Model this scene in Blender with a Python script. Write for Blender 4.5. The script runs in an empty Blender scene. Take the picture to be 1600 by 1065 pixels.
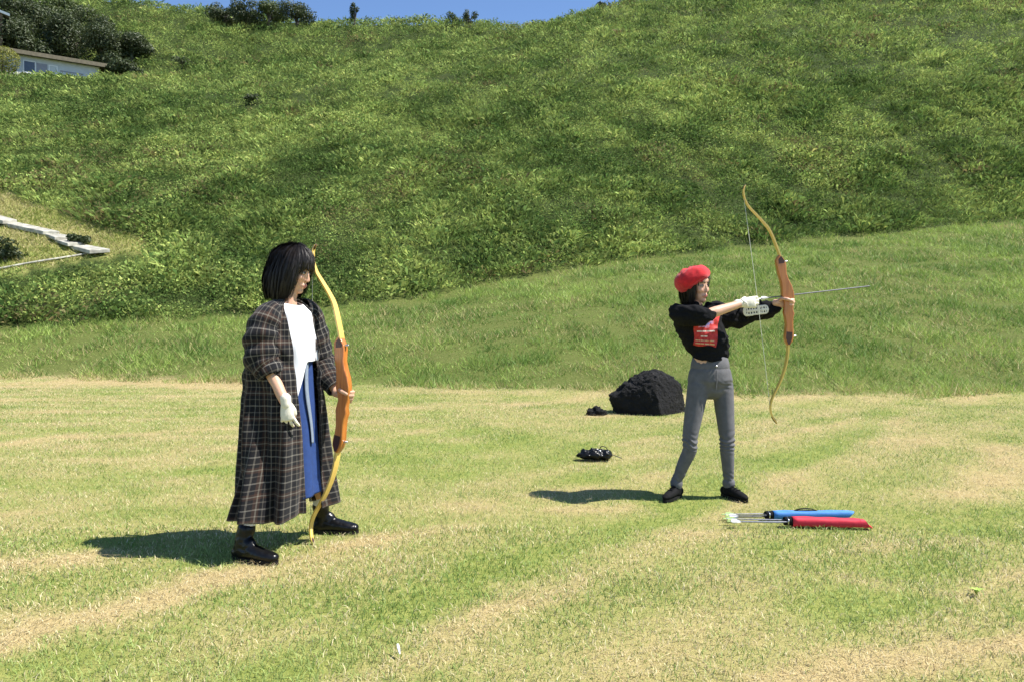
import bpy, bmesh, math, random
import numpy as np
from mathutils import Vector, Matrix, noise as mnoise

# ------------------------------------------------------------------ camera, sky, sun, exposure
scene = bpy.context.scene
C = scene.collection
F = 1244.44            # focal length in pixels of the 1600 px wide photograph
YH, H = 500.0, 1.2     # horizon row and camera height

cam_d = bpy.data.cameras.new('camera'); cam = bpy.data.objects.new('camera', cam_d); C.objects.link(cam)
cam.location = (0, 0, H); cam.rotation_euler = (math.radians(90), 0, 0)
cam_d.sensor_width = 36; cam_d.lens = 28.0; cam_d.shift_y = (YH - 532.5) / 1600
cam_d.clip_start = 0.05; cam_d.clip_end = 2000
scene.camera = cam

SUN_EL, SUN_AZ = math.radians(56), math.radians(95)      # azimuth clockwise from +Y
world = bpy.data.worlds.new('World'); scene.world = world; world.use_nodes = True
nt = world.node_tree; nt.nodes.clear()
sky = nt.nodes.new('ShaderNodeTexSky'); sky.sky_type = 'NISHITA'; sky.sun_disc = False
sky.sun_elevation = SUN_EL; sky.sun_rotation = SUN_AZ; sky.air_density = 0.75; sky.dust_density = 0.0; sky.ozone_density = 5.0; sky.altitude = 200
bg = nt.nodes.new('ShaderNodeBackground'); bg.inputs['Strength'].default_value = 0.105
wo = nt.nodes.new('ShaderNodeOutputWorld')
nt.links.new(sky.outputs[0], bg.inputs[0]); nt.links.new(bg.outputs[0], wo.inputs[0])

sun_d = bpy.data.lights.new('sun', 'SUN'); sun_d.energy = 4.6; sun_d.angle = math.radians(0.53); sun_d.color = (1.0, 0.955, 0.88)
sun = bpy.data.objects.new('sun', sun_d); C.objects.link(sun)
to_sun = Vector((math.sin(SUN_AZ) * math.cos(SUN_EL), math.cos(SUN_AZ) * math.cos(SUN_EL), math.sin(SUN_EL)))
sun.rotation_euler = to_sun.to_track_quat('Z', 'Y').to_euler()
sun.location = (8, -1, 12)

scene.view_settings.view_transform = 'Standard'; scene.view_settings.look = 'None'
scene.view_settings.exposure = 1.05; scene.view_settings.gamma = 1.0
scene.render.engine = 'CYCLES'
scene.cycles.max_bounces = 4; scene.cycles.diffuse_bounces = 2; scene.cycles.glossy_bounces = 2; scene.cycles.transmission_bounces = 2; scene.cycles.transparent_max_bounces = 4

# ------------------------------------------------------------------ helpers
def P(px, py, D):
    return Vector(((px - 800) / F * D, D, H + (YH - py) / F * D))
def G(px, py):
    D = F * H / (py - YH)
    return Vector(((px - 800) / F * D, D, 0))

ORG = {}
def tag(o, label=None, cat=None, group=None, kind=None):
    if label: o['label'] = label
    if cat: o['category'] = cat
    if group: o['group'] = group
    if kind: o['kind'] = kind
    return o
def thing(name, loc, label, cat, group=None):
    o = bpy.data.objects.new(name, None); C.objects.link(o); o.location = loc
    o.empty_display_size = 0.1
    ORG[o.name] = Vector(loc); tag(o, label, cat, group); return o

def mesh_from(name, verts, faces, uvs=None, smooth=True, sharp=None):
    me = bpy.data.meshes.new(name)
    me.from_pydata([tuple(v) for v in verts], [], [tuple(f) for f in faces])
    if uvs is not None:
        ul = me.uv_layers.new(name='UVMap')
        idx = np.empty(len(me.loops), dtype=np.int32); me.loops.foreach_get('vertex_index', idx)
        arr = np.asarray(uvs, dtype=np.float32)
        if len(arr) == len(verts): arr = arr[idx]
        ul.data.foreach_set('uv', arr.ravel())
    if smooth:
        me.polygons.foreach_set('use_smooth', [True] * len(me.polygons))
    me.update()
    if sharp is not None: me.set_sharp_from_angle(angle=math.radians(sharp))
    return me

def obj(name, me, mat, parent=None):
    """mesh in world coordinates -> object, made local to its parent"""
    o = bpy.data.objects.new(name, me); C.objects.link(o)
    if mat is not None and len(me.materials) == 0: me.materials.append(mat)
    if parent is not None:
        o.parent = parent; w = ORG[parent.name]
        me.transform(Matrix.Translation(-w)); ORG[o.name] = w
    else:
        # origin at the base centre
        co = np.empty(len(me.vertices) * 3); me.vertices.foreach_get('co', co); co = co.reshape(-1, 3)
        b = Vector(((co[:, 0].min() + co[:, 0].max()) / 2, (co[:, 1].min() + co[:, 1].max()) / 2, co[:, 2].min()))
        me.transform(Matrix.Translation(-b)); o.location = b; ORG[o.name] = b
    return o

class MB:
    def __init__(s): s.v = []; s.f = []
    def add(s, vf):
        v, f = vf[0], vf[1]; n = len(s.v)
        s.v += [Vector(p) for p in v]; s.f += [tuple(i + n for i in q) for q in f]; return s
    def mesh(s, name, **k): return mesh_from(name, s.v, s.f, **k)

def box(c, sx, sy, sz, rot=None):
    c = Vector(c); vs = []
    for x in (-1, 1):
        for y in (-1, 1):
            for z in (-1, 1):
                p = Vector((x * sx / 2, y * sy / 2, z * sz / 2))
                if rot is not None: p = rot @ p
                vs.append(c + p)
    return vs, [(0, 1, 3, 2), (4, 6, 7, 5), (0, 4, 5, 1), (2, 3, 7, 6), (0, 2, 6, 4), (1, 5, 7, 3)]

def frame_box(o, X, Y, Z, x0, x1, y0, y1, z0, z1):
    vs = [o + X * x + Y * y + Z * z for x in (x0, x1) for y in (y0, y1) for z in (z0, z1)]
    return vs, [(0, 1, 3, 2), (4, 6, 7, 5), (0, 4, 5, 1), (2, 3, 7, 6), (0, 2, 6, 4), (1, 5, 7, 3)]

def catmull(pts, n):
    pts = [Vector(p) for p in pts]; out = []
    q = [2 * pts[0] - pts[1]] + pts + [2 * pts[-1] - pts[-2]]
    for i in range(1, len(q) - 2):
        for k in range(n):
            t = k / n; a, b, c, d = q[i - 1], q[i], q[i + 1], q[i + 2]
            out.append(0.5 * ((2 * b) + (c - a) * t + (2 * a - 5 * b + 4 * c - d) * t * t + (3 * b - a - 3 * c + d) * t ** 3))
    out.append(pts[-1]); return out
def lerp_list(vals, n):
    out = []
    for i in range(len(vals) - 1):
        for k in range(n):
            t = k / n; a, b = vals[i], vals[i + 1]
            out.append(tuple(x + (y - x) * t for x, y in zip(a, b)))
    out.append(tuple(vals[-1])); return out

def tube(pts, radii, side=(0, 0, 1), n=14, cap=True, fine=1, uv=False, wob=None):
    """loft along pts; radii r or (a,b): a along the side vector, b across it"""
    rr = [(r, r) if not isinstance(r, (tuple, list)) else tuple(r) for r in radii]
    pts = [Vector(p) for p in pts]
    if fine > 1: pts = catmull(pts, fine); rr = lerp_list(rr, fine)
    m = len(pts); side = Vector(side); V = []; Fc = []; UV = []
    T = []
    for i in range(m):
        t = pts[min(i + 1, m - 1)] - pts[max(i - 1, 0)]; T.append(t.normalized())
    rings = []
    def ring(c, t, a, b):
        S = side - t * side.dot(t)
        if S.length < 1e-4: S = t.orthogonal()
        S.normalize(); N = t.cross(S)
        return [(c + S * (a * math.cos(2 * math.pi * k / n)) + N * (b * math.sin(2 * math.pi * k / n))) for k in range(n)]
    if cap:
        a, b = rr[0]; r = min(a, b)
        for ang in (75, 50, 25):
            s = math.cos(math.radians(ang)); rings.append(ring(pts[0] - T[0] * r * math.sin(math.radians(ang)), T[0], a * s, b * s))
    L = 0
    for i in range(m):
        a, b = rr[i]
        if i: L += (pts[i] - pts[i - 1]).length
        R = ring(pts[i], T[i], a, b)
        if wob: R = [pts[i] + (p - pts[i]) * wob(2 * math.pi * k / n, L, i / (m - 1)) for k, p in enumerate(R)]
        rings.append(R)
        UV += [(k / n * 2 * math.pi * (a + b) / 2 if False else k / n, L) for k in range(n)]
    if cap:
        a, b = rr[-1]; r = min(a, b)
        for ang in (25, 50, 75):
            s = math.cos(math.radians(ang)); rings.append(ring(pts[-1] + T[-1] * r * math.sin(math.radians(ang)), T[-1], a * s, b * s))
    for R in rings: V += R
    for i in range(len(rings) - 1):
        for k in range(n):
            Fc.append((i * n + k, i * n + (k + 1) % n, (i + 1) * n + (k + 1) % n, (i + 1) * n + k))
    if cap:
        V.append(pts[0] - T[0] * min(rr[0])); V.append(pts[-1] + T[-1] * min(rr[-1]))
        e = len(V) - 2; l = (len(rings) - 1) * n
        for k in range(n):
            Fc.append((e, (k + 1) % n, k)); Fc.append((e + 1, l + k, l + (k + 1) % n))
    return V, Fc

def strip_tube(pts, radii, mean_r, side=(0, 0, 1), n=28, fine=6, wob=None):
    """open sleeve with metric uv (seam doubled)"""
    rr = lerp_list([(r, r) if not isinstance(r, tuple) else r for r in radii], fine); pp = catmull(pts, fine)
    m = len(pp); side = Vector(side); V = []; UV = []; Fc = []; L = 0
    for i in range(m):
        t = (pp[min(i + 1, m - 1)] - pp[max(i - 1, 0)]).normalized()
        if i: L += (pp[i] - pp[i - 1]).length
        S = side - t * side.dot(t); S.normalize(); N = t.cross(S)
        for k in range(n + 1):
            an = 2 * math.pi * (k % n) / n; w = wob(an, L, i / (m - 1)) if wob else 1
            V.append(pp[i] + (S * rr[i][0] * math.cos(an) + N * rr[i][1] * math.sin(an)) * w)
            UV.append((2 * math.pi * k / n * mean_r, L))
    for i in range(m - 1):
        for k in range(n):
            a = i * (n + 1) + k; Fc.append((a, a + 1, a + n + 2, a + n + 1))
    return V, Fc, UV

def ell(c, r, rot=None, nu=18, nv=12):
    c = Vector(c); V = []; Fc = []
    for j in range(1, nv):
        ph = math.pi * j / nv
        for i in range(nu):
            th = 2 * math.pi * i / nu
            p = Vector((r[0] * math.sin(ph) * math.cos(th), r[1] * math.sin(ph) * math.sin(th), r[2] * math.cos(ph)))
            V.append(c + (rot @ p if rot is not None else p))
    for j in range(nv - 2):
        for i in range(nu):
            a = j * nu + i; b = j * nu + (i + 1) % nu
            Fc.append((a, a + nu, b + nu, b))
    top = Vector((0, 0, r[2])); V.append(c + (rot @ top if rot is not None else top)); V.append(c - (rot @ top if rot is not None else top))
    t = len(V) - 2; l = (nv - 2) * nu
    for i in range(nu):
        Fc.append((t, i, (i + 1) % nu)); Fc.append((t + 1, l + (i + 1) % nu, l + i))
    return V, Fc

def union(name, parts, voxel, smooth=4, fac=0.5):
    mb = MB()
    for p in parts: mb.add(p)
    me = mb.mesh(name + '_raw', smooth=False); o = bpy.data.objects.new(name + '_raw', me); C.objects.link(o)
    m = o.modifiers.new('r', 'REMESH'); m.mode = 'VOXEL'; m.voxel_size = voxel; m.use_smooth_shade = True
    if smooth:
        s = o.modifiers.new('s', 'SMOOTH'); s.iterations = smooth; s.factor = fac
    dg = bpy.context.evaluated_depsgraph_get()
    res = bpy.data.meshes.new_from_object(o.evaluated_get(dg)); res.name = name
    bpy.data.objects.remove(o); bpy.data.meshes.remove(me)
    res.polygons.foreach_set('use_smooth', [True] * len(res.polygons))
    return res
def get_co(me):
    co = np.empty(len(me.vertices) * 3); me.vertices.foreach_get('co', co); return co.reshape(-1, 3)
def get_no(me):
    return np.array([v.normal[:] for v in me.vertices])
def set_co(me, co): me.vertices.foreach_set('co', co.ravel()); me.update()

def _h(ix, iy, seed):
    h = (ix * 374761393 + iy * 668265263 + seed * 144269504) & 0xffffffff
    h = ((h ^ (h >> 13)) * 1274126177) & 0xffffffff
    return ((h ^ (h >> 16)) & 0xffff) / 65535.0
def vnoise(x, y, seed=0):
    x = np.asarray(x, float); y = np.asarray(y, float)
    ix = np.floor(x).astype(np.int64); iy = np.floor(y).astype(np.int64); fx = x - ix; fy = y - iy
    fx = fx * fx * (3 - 2 * fx); fy = fy * fy * (3 - 2 * fy)
    a = _h(ix, iy, seed); b = _h(ix + 1, iy, seed); c = _h(ix, iy + 1, seed); d = _h(ix + 1, iy + 1, seed)
    return (a * (1 - fx) + b * fx) * (1 - fy) + (c * (1 - fx) + d * fx) * fy
def fbm(x, y, oct=4, seed=0):
    s = 0; a = 0.5; t = 0
    for k in range(oct):
        s = s + a * vnoise(np.asarray(x) * 2 ** k + 17.3 * k, np.asarray(y) * 2 ** k + 9.1 * k, seed + k); t += a; a *= 0.55
    return s / t                                # 0..1

# ------------------------------------------------------------------ materials
def mat(name):
    m = bpy.data.materials.new(name); m.use_nodes = True; t = m.node_tree
    return m, t, t.nodes['Principled BSDF'], t.nodes['Material Output']
def N(t, kind, **k):
    n = t.nodes.new(kind)
    for a, b in k.items():
        if a.startswith('i_'): n.inputs[a[2:].replace('_', ' ')].default_value = b
        else: setattr(n, a, b)
    return n
def mathn(t, op, a, b=None, clamp=False):
    n = t.nodes.new('ShaderNodeMath'); n.operation = op; n.use_clamp = clamp
    for i, v in enumerate((a, b)):
        if v is None: continue
        if isinstance(v, (int, float)): n.inputs[i].default_value = v
        else: t.links.new(v, n.inputs[i])
    return n.outputs[0]
def mix(t, f, a, b, blend='MIX'):
    n = t.nodes.new('ShaderNodeMix'); n.data_type = 'RGBA'; n.blend_type = blend
    for s, v in ((n.inputs['Factor'], f), (n.inputs['A'], a), (n.inputs['B'], b)):
        if isinstance(v, (int, float)): s.default_value = v
        elif isinstance(v, tuple): s.default_value = (*v, 1) if len(v) == 3 else v
        else: t.links.new(v, s)
    return n.outputs['Result']
def ramp(t, f, stops):
    n = t.nodes.new('ShaderNodeValToRGB'); e = n.color_ramp.elements
    while len(e) < len(stops): e.new(0.5)
    for q, (p, c) in zip(e, stops): q.position = p; q.color = (*c, 1)
    t.links.new(f, n.inputs[0]); return n.outputs[0]
def attr(t, name, typ='GEOMETRY'):
    n = t.nodes.new('ShaderNodeAttribute'); n.attribute_name = name; n.attribute_type = typ; return n.outputs['Fac']
def noise_tex(t, scale, detail=4, coord=None, rough=0.55):
    n = t.nodes.new('ShaderNodeTexNoise'); n.inputs['Scale'].default_value = scale; n.inputs['Detail'].default_value = detail; n.inputs['Roughness'].default_value = rough
    if coord is None:
        c = t.nodes.new('ShaderNodeTexCoord'); coord = c.outputs['Object']
    t.links.new(coord, n.inputs['Vector']); return n.outputs['Fac']
def bump(t, bsdf, h, strength=0.3, dist=0.01):
    b = t.nodes.new('ShaderNodeBump'); b.inputs['Strength'].default_value = strength; b.inputs['Distance'].default_value = dist
    t.links.new(h, b.inputs['Height']); t.links.new(b.outputs[0], bsdf.inputs['Normal'])

def simple(name, col, rough=0.6, var=0.15, scale=30, metal=0.0, bstr=0.0, bscale=200, spec=0.5, coat=0.0, sheen=0.0):
    m, t, b, o = mat(name)
    f = noise_tex(t, scale)
    lo = tuple(max(0, c * (1 - var)) for c in col); hi = tuple(min(1, c * (1 + var)) for c in col)
    t.links.new(ramp(t, f, [(0.3, lo), (0.7, hi)]), b.inputs['Base Color'])
    b.inputs['Roughness'].default_value = rough; b.inputs['Metallic'].default_value = metal
    b.inputs['Specular IOR Level'].default_value = spec; b.inputs['Coat Weight'].default_value = coat; b.inputs['Sheen Weight'].default_value = sheen
    if bstr: bump(t, b, noise_tex(t, bscale, 3), bstr, 0.004)
    return m

def leafy(name, transl=0.35, rough=0.6, spec=0.28):
    """grass and leaves coloured blade by blade from the mesh attribute"""
    m, t, b, o = mat(name)
    a = t.nodes.new('ShaderNodeAttribute'); a.attribute_name = 'leaf_col'; col = a.outputs['Color']
    t.links.new(col, b.inputs['Base Color']); b.inputs['Roughness'].default_value = rough; b.inputs['Specular IOR Level'].default_value = spec
    tr = t.nodes.new('ShaderNodeBsdfTranslucent'); t.links.new(col, tr.inputs['Color'])
    ms = t.nodes.new('ShaderNodeMixShader'); ms.inputs[0].default_value = transl
    t.links.new(b.outputs[0], ms.inputs[1]); t.links.new(tr.outputs[0], ms.inputs[2]); t.links.new(ms.outputs[0], o.inputs['Surface'])
    return m

def leaf_static(name, cA, cB, cC, transl=0.3):
    """leaves of one tree: colour by per-leaf attributes"""
    m, t, b, o = mat(name)
    bl = attr(t, 'blade'); b2 = attr(t, 'blade2')
    col = mix(t, bl, cA, cB); col = mix(t, mathn(t, 'MULTIPLY', b2, 0.5), col, cC)
    t.links.new(col, b.inputs['Base Color']); b.inputs['Roughness'].default_value = 0.55
    tr = t.nodes.new('ShaderNodeBsdfTranslucent'); t.links.new(col, tr.inputs['Color'])
    ms = t.nodes.new('ShaderNodeMixShader'); ms.inputs[0].default_value = transl
    t.links.new(b.outputs[0], ms.inputs[1]); t.links.new(tr.outputs[0], ms.inputs[2]); t.links.new(ms.outputs[0], o.inputs['Surface'])
    return m

M = {}
M['lawn'] = leafy('grass_blades', 0.35)
M['hill'] = leafy('undergrowth_leaves', 0.35, 0.75, 0.15)
M['tree_dark'] = leaf_static('dark_evergreen_leaves', (0.026, 0.046, 0.014), (0.065, 0.09, 0.026), (0.08, 0.095, 0.035))
M['tree_mid'] = leaf_static('olive_leaves', (0.05, 0.085, 0.02), (0.10, 0.14, 0.03), (0.13, 0.15, 0.05))
M['bush_yellow'] = leaf_static('yellow_green_leaves', (0.12, 0.15, 0.02), (0.26, 0.25, 0.03), (0.2, 0.2, 0.05))
M['bark'] = simple('bark', (0.09, 0.075, 0.06), 0.9, 0.4, 8, bstr=0.5, bscale=20)

def ground_mat():
    m, t, b, o = mat('ground_soil_and_thatch')
    st = attr(t, 'straw'); zn = attr(t, 'zone')
    n1 = noise_tex(t, 18, 6, rough=0.7); n2 = noise_tex(t, 140, 3)
    green = ramp(t, n1, [(0.3, (0.15, 0.19, 0.04)), (0.7, (0.28, 0.30, 0.08))])
    dry = ramp(t, n2, [(0.3, (0.30, 0.22, 0.10)), (0.7, (0.50, 0.41, 0.20))])
    f = mathn(t, 'ADD', st, mathn(t, 'MULTIPLY', mathn(t, 'SUBTRACT', n1, 0.5), 0.8), True)
    lawn = mix(t, f, green, dry)
    hill = ramp(t, n1, [(0.3, (0.022, 0.036, 0.010)), (0.7, (0.055, 0.075, 0.02))])
    t.links.new(mix(t, zn, lawn, hill), b.inputs['Base Color']); b.inputs['Roughness'].default_value = 0.95
    b.inputs['Specular IOR Level'].default_value = 0.1
    bump(t, b, n2, 0.6, 0.02); return m
M['ground'] = ground_mat()

def plaid_mat():
    m, t, b, o = mat('dark_plaid_flannel')
    tc = t.nodes.new('ShaderNodeTexCoord'); sp = t.nodes.new('ShaderNodeSeparateXYZ'); t.links.new(tc.outputs['UV'], sp.inputs[0])
    def stripes(c, per):
        fr = mathn(t, 'FRACT', mathn(t, 'DIVIDE', c, per))
        def band(pos, w):
            return mathn(t, 'LESS_THAN', mathn(t, 'ABSOLUTE', mathn(t, 'SUBTRACT', fr, pos)), w)
        col = mix(t, band(0.5, 0.5), (0.007, 0.007, 0.009), (0.007, 0.007, 0.009))
        col = mix(t, band(0.62, 0.10), col, (0.050, 0.026, 0.018))
        col = mix(t, band(0.12, 0.026), col, (0.18, 0.168, 0.145))
        col = mix(t, band(0.38, 0.022), col, (0.10, 0.09, 0.075))
        col = mix(t, band(0.62, 0.022), col, (0.175, 0.155, 0.125))
        col = mix(t, band(0.86, 0.022), col, (0.12, 0.108, 0.09))
        return col
    cu = stripes(sp.outputs[0], 0.118); cv = stripes(sp.outputs[1], 0.126)
    col = mix(t, 0.5, cu, cv)
    tw = mathn(t, 'FRACT', mathn(t, 'MULTIPLY', mathn(t, 'ADD', sp.outputs[0], sp.outputs[1]), 400))
    fz = noise_tex(t, 60, 4)
    col = mix(t, 0.35, col, ramp(t, fz, [(0.3, (0.45, 0.45, 0.45)), (0.7, (1.3, 1.3, 1.3))]), 'MULTIPLY')
    t.links.new(col, b.inputs['Base Color']); b.inputs['Roughness'].default_value = 0.9; b.inputs['Sheen Weight'].default_value = 0.08
    b.inputs['Specular IOR Level'].default_value = 0.2
    bump(t, b, mathn(t, 'ADD', tw, mathn(t, 'MULTIPLY', fz, 2.0)), 0.25, 0.002); return m
M['plaid'] = plaid_mat()

def skin_mat():
    m, t, b, o = mat('skin')
    a = t.nodes.new('ShaderNodeAttribute'); a.attribute_name = 'skin_col'
    f = noise_tex(t, 60, 3)
    col = mix(t, 0.25, a.outputs['Color'], ramp(t, f, [(0.35, (0.85, 0.8, 0.8)), (0.65, (1.05, 1.05, 1.05))]), 'MULTIPLY')
    t.links.new(col, b.inputs['Base Color']); b.inputs['Roughness'].default_value = 0.5
    b.inputs['Subsurface Weight'].default_value = 0.15; b.inputs['Subsurface Radius'].default_value = (0.01, 0.004, 0.002); b.inputs['Subsurface Scale'].default_value = 0.5
    return m
M['skin'] = skin_mat()
M['hair'] = simple('black_hair', (0.015, 0.011, 0.0095), 0.52, 0.5, 70, spec=0.38)
M['shirt'] = simple('white_cotton', (0.74, 0.74, 0.76), 0.85, 0.02, 20, bstr=0.1, bscale=500)
M['skirt'] = simple('royal_blue_cotton', (0.012, 0.042, 0.165), 0.8, 0.15, 40, bstr=0.12, bscale=400)
M['ribbon'] = simple('grey_blue_ribbon', (0.20, 0.24, 0.30), 0.75, 0.12, 60)
M['leather'] = simple('black_leather', (0.006, 0.006, 0.0065), 0.28, 0.3, 30, bstr=0.15, bscale=60, spec=0.28)
M['sole'] = simple('black_rubber', (0.009, 0.009, 0.009), 0.7, 0.2, 30, spec=0.2)
M['sock'] = simple('white_sock', (0.72, 0.71, 0.74), 0.9, 0.05, 60)
M['glove'] = simple('cream_cotton_glove', (0.74, 0.69, 0.56), 0.9, 0.08, 80, bstr=0.25, bscale=400)
M['sweater'] = simple('black_knit', (0.008, 0.008, 0.009), 0.95, 0.4, 120, bstr=0.6, bscale=350, spec=0.15, sheen=0.0)
M['jeans'] = simple('grey_denim', (0.108, 0.106, 0.112), 0.85, 0.16, 26, bstr=0.25, bscale=500)
M['beret'] = simple('red_wool', (0.52, 0.012, 0.02), 0.95, 0.18, 40, bstr=0.5, bscale=250, sheen=0.15)
M['black_canvas'] = simple('black_canvas', (0.007, 0.007, 0.0075), 0.85, 0.3, 60, spec=0.15)
M['metal'] = simple('steel', (0.6, 0.6, 0.6), 0.3, 0.1, 50, metal=1.0)
M['limb'] = simple('yellow_maple_limb', (0.74, 0.50, 0.12), 0.28, 0.12, 10, coat=0.4)
M['dark_tip'] = simple('dark_wood_tip', (0.06, 0.02, 0.012), 0.4, 0.2, 40)
M['string'] = simple('pale_string', (0.62, 0.62, 0.52), 0.7, 0.05, 50)
M['shaft'] = simple('grey_carbon_shaft', (0.085, 0.09, 0.105), 0.5, 0.2, 60)
M['alu'] = simple('pale_aluminium_shaft', (0.42, 0.41, 0.45), 0.35, 0.2, 60, metal=0.4)
M['vane_white'] = simple('white_vane', (0.8, 0.8, 0.78), 0.6, 0.05, 50)
M['vane_green'] = simple('lime_vane', (0.46, 0.60, 0.22), 0.6, 0.1, 50)
M['vane_blue'] = simple('blue_grey_vane', (0.18, 0.26, 0.36), 0.6, 0.1, 50)
M['quiver_red'] = simple('red_quiver_fabric', (0.58, 0.02, 0.045), 0.75, 0.12, 30, bstr=0.2, bscale=300)
M['quiver_blue'] = simple('blue_quiver_fabric', (0.045, 0.20, 0.52), 0.75, 0.12, 30, bstr=0.2, bscale=300)
M['white_of_eye'] = simple('white_of_eye', (0.42, 0.38, 0.36), 0.3, 0.02, 50)
M['iris'] = simple('dark_iris', (0.015, 0.009, 0.007), 0.15, 0.1, 50)
M['guard'] = simple('cream_plastic', (0.74, 0.70, 0.60), 0.5, 0.04, 30)
M['house'] = simple('white_siding', (0.54, 0.56, 0.56), 0.8, 0.06, 3)
M['house2'] = simple('brown_siding', (0.16, 0.11, 0.075), 0.85, 0.1, 3)
M['trim'] = simple('white_trim', (0.78, 0.78, 0.76), 0.6, 0.03, 5)
M['fascia'] = simple('tan_roof_edge', (0.13, 0.11, 0.07), 0.8, 0.2, 4)
M['grey_panel'] = simple('grey_door_panel', (0.27, 0.27, 0.31), 0.7, 0.08, 3)
M['glass'] = simple('dark_window_glass', (0.05, 0.055, 0.06), 0.12, 0.2, 2, spec=0.8)
M['concrete'] = simple('pale_concrete', (0.37, 0.355, 0.295), 0.9, 0.4, 4, bstr=0.3, bscale=30)
M['sprout'] = simple('sprout_leaf', (0.34, 0.48, 0.08), 0.6, 0.15, 50)
M['feather'] = simple('white_paper', (0.8, 0.8, 0.8), 0.7, 0.03, 50)

def wood_mat():
    m, t, b, o = mat('orange_varnished_wood')
    tc = t.nodes.new('ShaderNodeTexCoord'); mp = t.nodes.new('ShaderNodeMapping'); mp.inputs['Scale'].default_value = (60, 60, 3.5)
    t.links.new(tc.outputs['Object'], mp.inputs['Vector'])
    f = noise_tex(t, 1.5, 5, mp.outputs[0])
    t.links.new(ramp(t, f, [(0.25, (0.30, 0.085, 0.014)), (0.5, (0.47, 0.155, 0.026)), (0.8, (0.58, 0.22, 0.045))]), b.inputs['Base Color'])
    b.inputs['Roughness'].default_value = 0.32; b.inputs['Coat Weight'].default_value = 0.4; b.inputs['Coat Roughness'].default_value = 0.2; return m
M['wood'] = wood_mat()

def rock_mat():
    m, t, b, o = mat('black_volcanic_rock')
    f = noise_tex(t, 9, 8, rough=0.7); g = noise_tex(t, 45, 6, rough=0.7)
    c = ramp(t, f, [(0.35, (0.005, 0.005, 0.006)), (0.62, (0.013, 0.0125, 0.013)), (0.76, (0.085, 0.078, 0.072))])
    t.links.new(c, b.inputs['Base Color']); b.inputs['Roughness'].default_value = 0.85; b.inputs['Specular IOR Level'].default_value = 0.3
    bump(t, b, g, 1.0, 0.04); return m
M['rock'] = rock_mat()

def print_mat():
    m, t, b, o = mat('red_sweater_print')
    tc = t.nodes.new('ShaderNodeTexCoord'); sp = t.nodes.new('ShaderNodeSeparateXYZ'); t.links.new(tc.outputs['UV'], sp.inputs[0])
    n = noise_tex(t, 7, 4, tc.outputs['UV'])
    col = ramp(t, n, [(0.35, (0.34, 0.012, 0.012)), (0.65, (0.58, 0.035, 0.03))])
    mp = t.nodes.new('ShaderNodeMapping'); mp.inputs['Scale'].default_value = (9, 9, 1); t.links.new(tc.outputs['UV'], mp.inputs[0])
    vo = t.nodes.new('ShaderNodeTexNoise'); vo.inputs['Scale'].default_value = 0.9; vo.inputs['Detail'].default_value = 2; t.links.new(mp.outputs[0], vo.inputs['Vector'])
    dx = mathn(t, 'SUBTRACT', sp.outputs[0], 0.42); dy = mathn(t, 'MULTIPLY', mathn(t, 'SUBTRACT', sp.outputs[1], 0.78), 1.7)
    d = mathn(t, 'SQRT', mathn(t, 'ADD', mathn(t, 'MULTIPLY', dx, dx), mathn(t, 'MULTIPLY', dy, dy)))
    blob = mathn(t, 'LESS_THAN', mathn(t, 'ADD', d, mathn(t, 'MULTIPLY', vo.outputs[0], 0.5)), 0.60)
    fig = ramp(t, vo.outputs[0], [(0.40, (0.62, 0.16, 0.24)), (0.5, (0.55, 0.28, 0.42)), (0.58, (0.22, 0.22, 0.55))])
    col = mix(t, blob, col, fig)
    mp2 = t.nodes.new('ShaderNodeMapping'); mp2.inputs['Scale'].default_value = (22, 2, 1); t.links.new(tc.outputs['UV'], mp2.inputs[0])
    v2 = t.nodes.new('ShaderNodeTexNoise'); v2.inputs['Scale'].default_value = 1.0; t.links.new(mp2.outputs[0], v2.inputs['Vector'])
    for y, w, x0, x1 in ((0.47, 0.022, 0.12, 0.9), (0.31, 0.022, 0.3, 0.62), (0.17, 0.018, 0.08, 0.92), (0.07, 0.018, 0.08, 0.92)):
        row = mathn(t, 'LESS_THAN', mathn(t, 'ABSOLUTE', mathn(t, 'SUBTRACT', sp.outputs[1], y)), w)
        row = mathn(t, 'MULTIPLY', row, mathn(t, 'GREATER_THAN', v2.outputs[0], 0.42))
        row = mathn(t, 'MULTIPLY', row, mathn(t, 'GREATER_THAN', sp.outputs[0], x0)); row = mathn(t, 'MULTIPLY', row, mathn(t, 'LESS_THAN', sp.outputs[0], x1))
        col = mix(t, row, col, (0.72, 0.62, 0.55) if y > 0.25 else (0.6, 0.4, 0.2))
    t.links.new(col, b.inputs['Base Color']); b.inputs['Roughness'].default_value = 0.7; return m
M['print'] = print_mat()

# ------------------------------------------------------------------ terrain
COLS = np.array([-1500, -500, 0, 150, 330, 500, 650, 800, 900, 1000, 1200, 1600, 2200, 3200], float)
DA = [16, 16, 16, 15.6, 14.8, 14, 13.4, 13, 12.7, 12.5, 12, 12.6, 13, 13]
DB = [20, 20, 20, 20.5, 21.5, 22.5, 24, 26, 27.5, 29, 32, 36, 38, 38]
YB = [520, 515, 512, 507, 498, 483, 466, 438, 419, 406, 384, 345, 315, 300]
DC = [75, 75, 78, 79, 80, 84, 88, 92, 97, 102, 112, 130, 140, 140]
YC = [134, 126, 120, 124, 116, 98, 77, 50, 23, 2, -38, -118, -170, -170]
DE = [130, 130, 125, 122, 118, 114, 108, 104, 108, 114, 124, 142, 152, 152]
YE = [-110, -76, -28, -4, 20, 32, 33, 29, 40, 20, -20, -90, -140, -140]
gx = np.arange(-1500, 3201, 10.0)
def colfun(v):
    a = np.interp(gx, COLS, np.array(v, float)); k = np.hanning(15); k /= k.sum()
    return np.convolve(np.pad(a, 7, 'edge'), k, 'valid')
def zat(D, y): return H + (YH - y) / F * D
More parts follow.
